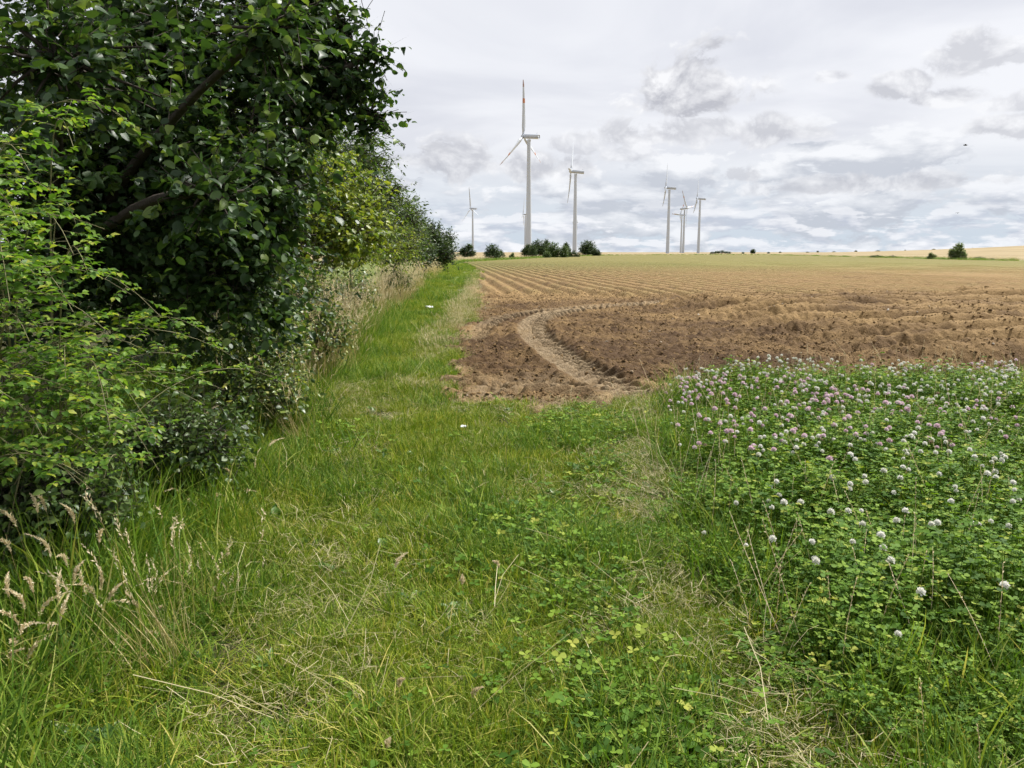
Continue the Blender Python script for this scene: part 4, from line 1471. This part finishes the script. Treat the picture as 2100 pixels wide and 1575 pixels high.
# dry grass beyond the field
n = 2200
az = r.uniform(-.09, .56, n)
fx = np.array([p[0] for p in FAR]); fy = np.array([p[1] for p in FAR])
fr = np.exp(np.interp(az, np.arctan2(fx, fy), np.log(np.hypot(fx, fy))))
off = r.random(n) ** 1.5 * 40 + 1
x, y = np.sin(az) * (fr + off), np.cos(az) * (fr + off)
z = ground_z(x, y)
pk = np.where((off < 12) & (r.random(n) < .8), 3 + r.integers(0, 3, n), r.integers(0, 3, n))
s = np.where(pk < 3, r.uniform(.5, .9, n), r.uniform(1.2, 2.4, n))
scatter('field_margin_grass', np.stack((x, y, z), -1), np.stack((np.zeros(n), np.zeros(n), r.uniform(0, 6.28, n)), -1), np.stack((s * 2.2, s * 2.2, s), -1), pk, drym + tall, 'green and tan grass margin beyond the field', 'grass')


# ------------------------------------------------------------------ clover bed with blossoms
def flower_mesh(mat, seed, R=.0135):
    r_ = np.random.default_rng(seed)
    n = 54
    i = np.arange(n) + .5
    ph = np.arccos(1 - 1.65 * i / n)
    th = np.pi * (1 + 5 ** .5) * i
    D = np.stack((np.cos(th) * np.sin(ph), np.sin(th) * np.sin(ph), np.cos(ph)), -1)
    mb = MB()
    tpl = (np.array([(-.10, 0, 0), (.10, 0, 0), (.24, .75, .05), (0, 1.05, -.05), (-.24, .75, .05)]), np.array([(0, 1, 2), (0, 2, 4), (4, 2, 3)]), np.zeros((0, 4), int))
    mb.inst(tpl, D * R * .25, basis(D + r_.normal(size=(n, 3)) * .12 + np.array((0, 0, .35)), r_.normal(size=(n, 3))), R * r_.uniform(.75, 1.0, n), (r_.random(n) * .6 + .2))
    mb.tube([(0, 0, -R * .55), (0, 0, -R * .3), (0, 0, R * .2), (0, 0, R * .62), (0, 0, R * .85)], [R * .1, R * .55, R * .74, R * .5, R * .05], 8, 0, .6)
    mb.tube([(0, 0, -.22), (.004, 0, -.1), (0, 0, 0)], .0011, 4, 1)
    return mb.mesh('blossom', [mat, M['clover']])


def clover_bed():
    base = (2.6, 5.6, 0)
    t = empty('clover_bed', base, 'flowering clover bed with white and pink blossoms on the right', 'clover')
    r_ = np.random.default_rng(81)
    x, y = sample(2900, .7, 9.0, 1.3, 10.6, r_, 1.3)
    k = in_frame(x, y, .2, 200) & (clover_in(x, y) > -.05)
    x, y = x[k], y[k]
    P, rot, s = put((x, y), r_, .5, .86, .07)
    s *= (.75 + .5 * fbm(x * 1.4, y * 1.4, 2, 79))[:, None]
    ci = clover_in(x, y)
    low_right = sstep(3.4 - y, 0, 1.2) * .25
    s *= (np.clip(.6 + ci * 1.5, .6, 1.08) * (1 - low_right))[:, None]
    o = scatter('foliage', P, rot, s, r_.integers(0, 4, len(x)), tallclover, None, None, t)
    # grass among the clover
    x2, y2 = sample(2200, 1.0, 9, 1.3, 10.5, r_, 1.4)
    k = in_frame(x2, y2, .2, 200) & (clover_in(x2, y2) > -.15) & (r_.random(len(x2)) < .25 + .75 * (fbm(x2 * .9, y2 * .9, 2, 77) > .52))
    a = put((x2[k], y2[k]), r_, .7, 1.15, .25)
    scatter('grass', *a, r_.integers(0, 3, k.sum()), tall, None, None, t)
    # thin pale rye grass culms standing above
    mb = MB()
    x3, y3 = sample(750, 1.0, 7, 1.5, 10.0, r_, 1.3)
    k = in_frame(x3, y3, .3, 80) & (clover_in(x3, y3) > -.25)
    for xx, yy in zip(x3[k], y3[k]):
        b = np.array((xx, yy, .02))
        H = r_.uniform(.28, .55)
        top = b + np.append(r_.normal(size=2) * .28 * H, H)
        pts = panicle(mb, b, top, r_, thick=.0017)
        f = np.linspace(.45, 1, 14)
        Pp = np.stack([np.interp(f * 8, np.arange(9), pts[:, a_]) for a_ in range(3)], -1)
        D = (pts[-1] - pts[-3]) / np.linalg.norm(pts[-1] - pts[-3]) + r_.normal(size=(14, 3)) * .3
        mb.inst(SPIK, Pp, basis(D, r_.normal(size=(14, 3))), np.full(14, .013), r_.random(14) * .999, 0)
    mb.build('grass_culm', [M['seed']], t)['kind'] = 'stuff'
    # blossoms
    n = 4600
    x, y = sample(n, 1.0, 9, 1.5, 11, r_, .9)
    dens = sstep(y + x * .6, 4.2, 7.4) * 2.3 + .55
    patch = sstep(fbm(x * .8, y * .8, 3, 72), .33, .6)
    k = in_frame(x, y, .3, -10) & (clover_in(x, y) > .02) & (r_.random(n) < dens * (.35 + .65 * patch) * .62)
    x, y = x[k], y[k]
    ci = np.clip(.6 + clover_in(x, y) * 1.5, .6, 1.08)
    z = ground_z(x, y) + (.27 + .12 * r_.random(len(x))) * ci * (.8 + .4 * fbm(x * 1.4, y * 1.4, 2, 79))
    P = np.stack((x, y, z), -1)
    pinkp = sstep(fbm(x * .6 + 5, y * .6, 2, 73) + x * .03 - np.abs(y - 6.5) * .05, .46, .72) * .6
    kind = np.where(r_.random(len(x)) < pinkp, 1, 0)
    kind = np.where(r_.random(len(x)) < .05, 2, kind)
    sc = np.where(kind == 1, 1.25, 1.0) * r_.uniform(.75, 1.25, len(x))
    meshes = [flower_mesh(M['petal_white'], 1), flower_mesh(M['petal_pink'], 2), flower_mesh(M['petal_brown'], 3)]
    u, v, d = in_view(P)
    order = np.argsort(-(sc / d))
    names = ('white_blossom', 'pink_blossom', 'faded_blossom')
    rest = []
    for j, i in enumerate(order):
        rotm = Matrix.Rotation(r_.uniform(0, 6.28), 4, 'Z') @ Matrix.Rotation(r_.normal() * .3, 4, 'X')
        if j < 300:
            o = bpy.data.objects.new(names[kind[i]], meshes[kind[i]])
            COL.objects.link(o)
            o.parent = t
            o.matrix_local = Matrix.Translation(Vector(P[i]) - Vector(base)) @ rotm @ Matrix.Scale(sc[i], 4)
        else:
            rest.append(i)
    rest = np.array(rest, int)
    if len(rest):
        nr = len(rest)
        scatter('far_blossoms', P[rest], np.stack((r_.normal(size=nr) * .3, r_.normal(size=nr) * .3, r_.uniform(0, 6.28, nr)), -1), np.repeat(sc[rest][:, None], 3, 1), kind[rest], meshes, None, None, t)
    print('blossoms', len(order))


clover_bed()


# ------------------------------------------------------------------ seed-head grasses of the left foreground
def seed_grass(label, heads, seed, root_off=(.10, .15), group='seed headed grasses by the hedge', head_len=.15, foliage=True, name='seed_grass'):
    r_ = np.random.default_rng(seed)
    tops = [at(u, v, Y) for u, v, Y in heads]
    c = np.mean(tops, 0)
    gx, gy = c[0] - root_off[0], c[1] + root_off[1]
    t = empty(name, (gx, gy, float(ground_z(gx, gy))), label, 'grass', group)
    for tp in tops:
        b = np.array((tp[0] * .5 + gx * .5 + r_.normal() * .03, tp[1] * .5 + gy * .5 + r_.normal() * .03, 0))
        b[2] = ground_z(b[0], b[1]) - .02
        mb = MB()
        pts = panicle(mb, b, tp, r_, thick=.0014)
        st = mb.build('stalk', [M['dry']], t)
        mb = MB()
        seed_head_into(mb, pts, r_, head_len * r_.uniform(.75, 1.25), .0115, 150, 0, .5)
        mb.build('seed_head', [M['seed']], st)
    if foliage:
        mb = MB()
        nb = 60
        for i in range(nb):
            b = np.array((gx + r_.normal() * .14, gy + r_.normal() * .14, 0))
            b[2] = ground_z(b[0], b[1])
            L = r_.uniform(.25, .55)
            az = r_.uniform(0, 6.283)
            d = np.array((math.cos(az), math.sin(az), 0))
            sd_ = np.array((-d[1], d[0], 0))
            f = np.array((0, .38, .72, 1.0))
            ln = r_.uniform(.2, .9)
            cc = b + (ln * L * f ** 1.6)[:, None] * d + (L * (f - .5 * ln * f ** 2.2))[:, None] * np.array((0, 0, 1))
            ww = .0055 * np.array((.8, 1, .7, 0))
            vv = np.concatenate((cc - sd_ * ww[:, None] / 2, cc[:3] + sd_ * ww[:3, None] / 2))
            mb.add(vv, [(2, 6, 3)], [(0, 4, 5, 1), (1, 5, 6, 2)], 0, r_.random() * .999)
        mb.build('foliage', M['grass_lush'], t)['kind'] = 'stuff'


seed_grass('tan seed headed grass clump at the lower left picture edge', [(20, 1240, 2.7), (48, 1212, 2.75), (84, 1226, 2.8), (115, 1192, 2.9), (60, 1178, 2.85), (28, 1300, 2.6), (14, 1335, 2.55), (60, 1320, 2.6), (100, 1270, 2.7), (8, 1190, 2.75), (40, 1270, 2.6), (130, 1240, 2.8)], 91)
seed_grass('seed headed grass clump with upright pale plumes, left foreground', [(100, 1100, 3.0), (203, 1082, 3.1), (12, 1096, 2.9), (150, 1165, 2.95), (212, 1172, 3.0), (190, 1190, 3.0), (232, 1205, 3.0), (165, 1180, 3.0)], 92)
seed_grass('short pale seed headed grass in the left verge, nearest the track', [(300, 1290, 3.0), (340, 1240, 3.2), (270, 1220, 3.1), (320, 1180, 3.4), (240, 1330, 2.9)], 95)
seed_grass('slender grass with small seed heads by the rose shrub foot', [(470, 960, 4.9), (520, 930, 5.3), (440, 1010, 4.6), (560, 900, 5.8), (500, 1000, 4.8)], 96)
seed_grass('few tall arching grass plumes against the dark rose shrub', [(75, 1022, 3.2), (150, 1040, 3.3), (20, 1040, 3.1), (130, 1125, 3.1), (85, 1012, 3.3)], 93)
seed_grass('tan drooping grass plumes at the hedge foot beyond the rose shrub', [(350, 892, 5.0), (372, 905, 5.0), (398, 932, 5.0), (378, 950, 4.9), (420, 838, 5.4), (282, 935, 4.6), (360, 995, 4.6), (386, 1022, 4.5), (470, 880, 5.6)], 94)
for lab, hd, sd0 in (('lone upright tan grass seed head left of the track middle', (814, 1142), 101), ('bent pale seed head in the middle of the track', (948, 1185), 102), ('straight tan seed head right of the track middle', (1022, 1150), 103),
                     ('pale tan seed head low in the centre foreground', (968, 1410), 104), ('small seed head near the bottom edge left of centre', (792, 1525), 105), ('flattened seed head lying in grass, lower left of centre', (815, 1392), 106)):
    g = gp(hd[0], hd[1] + 90)
    seed_grass(lab, [(hd[0], hd[1], g[1] + .03)], sd0, (.02, .0), 'single seed heads on the track', .075, False, 'grass_stalk')


# ------------------------------------------------------------------ soil clods and small things
def clod_mesh(seed):
    r_ = np.random.default_rng(seed)
    v = np.array([(0, 0, 1), (.9, 0, .35), (.28, .85, .35), (-.72, .53, .35), (-.72, -.53, .35), (.28, -.85, .35), (.72, .53, -.4), (-.28, .85, -.4), (-.9, 0, -.4), (-.28, -.85, -.4), (.72, -.53, -.4)], float)
    v *= r_.uniform(.6, 1.3, (len(v), 1))
    v[:, 2] *= .6
    mb = MB()
    mb.add(v, [(0, 1, 2), (0, 2, 3), (0, 3, 4), (0, 4, 5), (0, 5, 1), (1, 6, 2), (2, 7, 3), (3, 8, 4), (4, 9, 5), (5, 10, 1), (6, 7, 2), (7, 8, 3), (8, 9, 4), (9, 10, 5), (10, 6, 1)], None, 0, 0)
    return mb


CM, CT, cp = principled('clod_soil', .92, .1)
coi = CT.new('ShaderNodeObjectInfo')
CT.put(cp.inputs['Base Color'], CT.ramp(coi.outputs['Random'], [(0, (.112, .069, .031)), (.5, (.152, .096, .043)), (.985, (.22, .146, .068)), (1, (.5, .45, .38))]))
clods = [clod_mesh(s).mesh('clod', [CM], False) for s in range(4)]
x, y = sample(75000, -1.4, 17, 8.4, 30, r, 1.6)
s_, t_ = to_st(x, y)
dn = sstep(fbm(x * .8, y * .8, 3, 95), .3, .6)
k = in_frame(x, y) & (field_in(x, y) > -.1) & (r.random(len(x)) < .25 + .6 * dn)
trk = track_coords(x, y)
for lat, al in trk:
    k &= (np.abs(lat) > .36) | (r.random(len(x)) < .12)
x, y = x[k], y[k]
n = len(x)
sz = .008 + .026 * r.random(n) ** 3
fo = bpy.data.objects['field']
dgm = fo.data
from mathutils.bvhtree import BVHTree
co = np.empty(len(dgm.vertices) * 3, np.float32)
dgm.vertices.foreach_get('co', co)
co = co.reshape(-1, 3)
from mathutils.kdtree import KDTree
near = np.where(co[:, 1] < 34)[0]
kd = KDTree(len(near))
for i, j in enumerate(near):
    kd.insert((co[j, 0], co[j, 1], 0), i)
kd.balance()
zz = np.array([co[near[kd.find((a, b, 0))[1]], 2] for a, b in zip(x, y)])
scatter('soil_clods', np.stack((x, y, zz + sz * .15), -1), r.uniform(0, 6.28, (n, 3)) * np.array((.1, .1, 1)), np.repeat(sz[:, None], 3, 1) * r.uniform(.7, 1.3, (n, 3)), r.integers(0, 4, n), clods, 'loose clods of brown soil on the field', 'soil')


def scrap(u, v, size, label, seed):
    r_ = np.random.default_rng(seed)
    p = gp(u, v, .08)
    n = 7
    gx, gy = np.meshgrid(np.linspace(-1, 1, n), np.linspace(-1, 1, n))
    gz = r_.random((n, n)) * .7
    ang = r_.normal(size=(n, n)) * .12
    mb = MB()
    idx = np.arange(n * n).reshape(n, n)
    q = np.stack((idx[:-1, :-1], idx[:-1, 1:], idx[1:, 1:], idx[1:, :-1]), -1).reshape(-1, 4)
    vv = np.stack((gx * (1 - gz * .4) + ang, gy * (1 - gz * .5) * .8, gz), -1).reshape(-1, 3) * size
    mb.add(vv, None, q)
    o = mb.build('litter_scrap', M['paper'], None, False)
    o.location = tuple(p)
    md = o.modifiers.new('thickness', 'SOLIDIFY')
    md.thickness = .004
    tag(o, label, 'litter')


scrap(881, 632, .11, 'white crumpled scrap lying on the grass track near the field edge', 5)
scrap(950, 876, .028, 'tiny white scrap in the grass where the track meets the field', 6)


def bird(u, v, Y, label, seed, span=.55):
    p = at(u, v, Y)
    mb = MB()
    mb.tube([(0, -.2, 0), (0, -.13, .0), (0, 0, .01), (0, .14, .02), (0, .2, .03), (0, .24, .02)], [.012, .045, .065, .045, .03, .005], 8)
    for sgn in (-1, 1):
        pts = np.array([(0, .07, .02), (0, -.07, .02), (sgn * .25, .10, .10), (sgn * .25, -.05, .10), (sgn * .55, .0, .02), (sgn * .5, -.08, .02)])
        v_ = np.concatenate((pts, pts + np.array((0, 0, .012))))
        mb.add(v_, None, [(0, 1, 3, 2), (2, 3, 5, 4), (6, 8, 9, 7), (8, 10, 11, 9), (0, 2, 8, 6), (2, 4, 10, 8), (1, 7, 9, 3), (3, 9, 11, 5), (4, 5, 11, 10)])
    mb.add([(-.05, -.32, 0), (.05, -.32, 0), (.02, -.15, .01), (-.02, -.15, .01)], None, [(0, 1, 2, 3)])
    o = mb.build('bird', M['bird'])
    o.location = tuple(p)
    o.rotation_euler = (0, 0, seed)
    tag(o, label, 'bird', 'birds in the sky')


bird(1980, 298, 90, 'upper dark bird flying in the sky on the right', 1.2)
bird(1964, 437, 170, 'lower and smaller dark bird flying above the right horizon', 2.0)

print('tris', sum(len(o.data.loop_triangles) or sum(len(p.vertices) - 2 for p in o.data.polygons) for o in COL.objects if o.type == 'MESH' and o.data.users <= 1) )
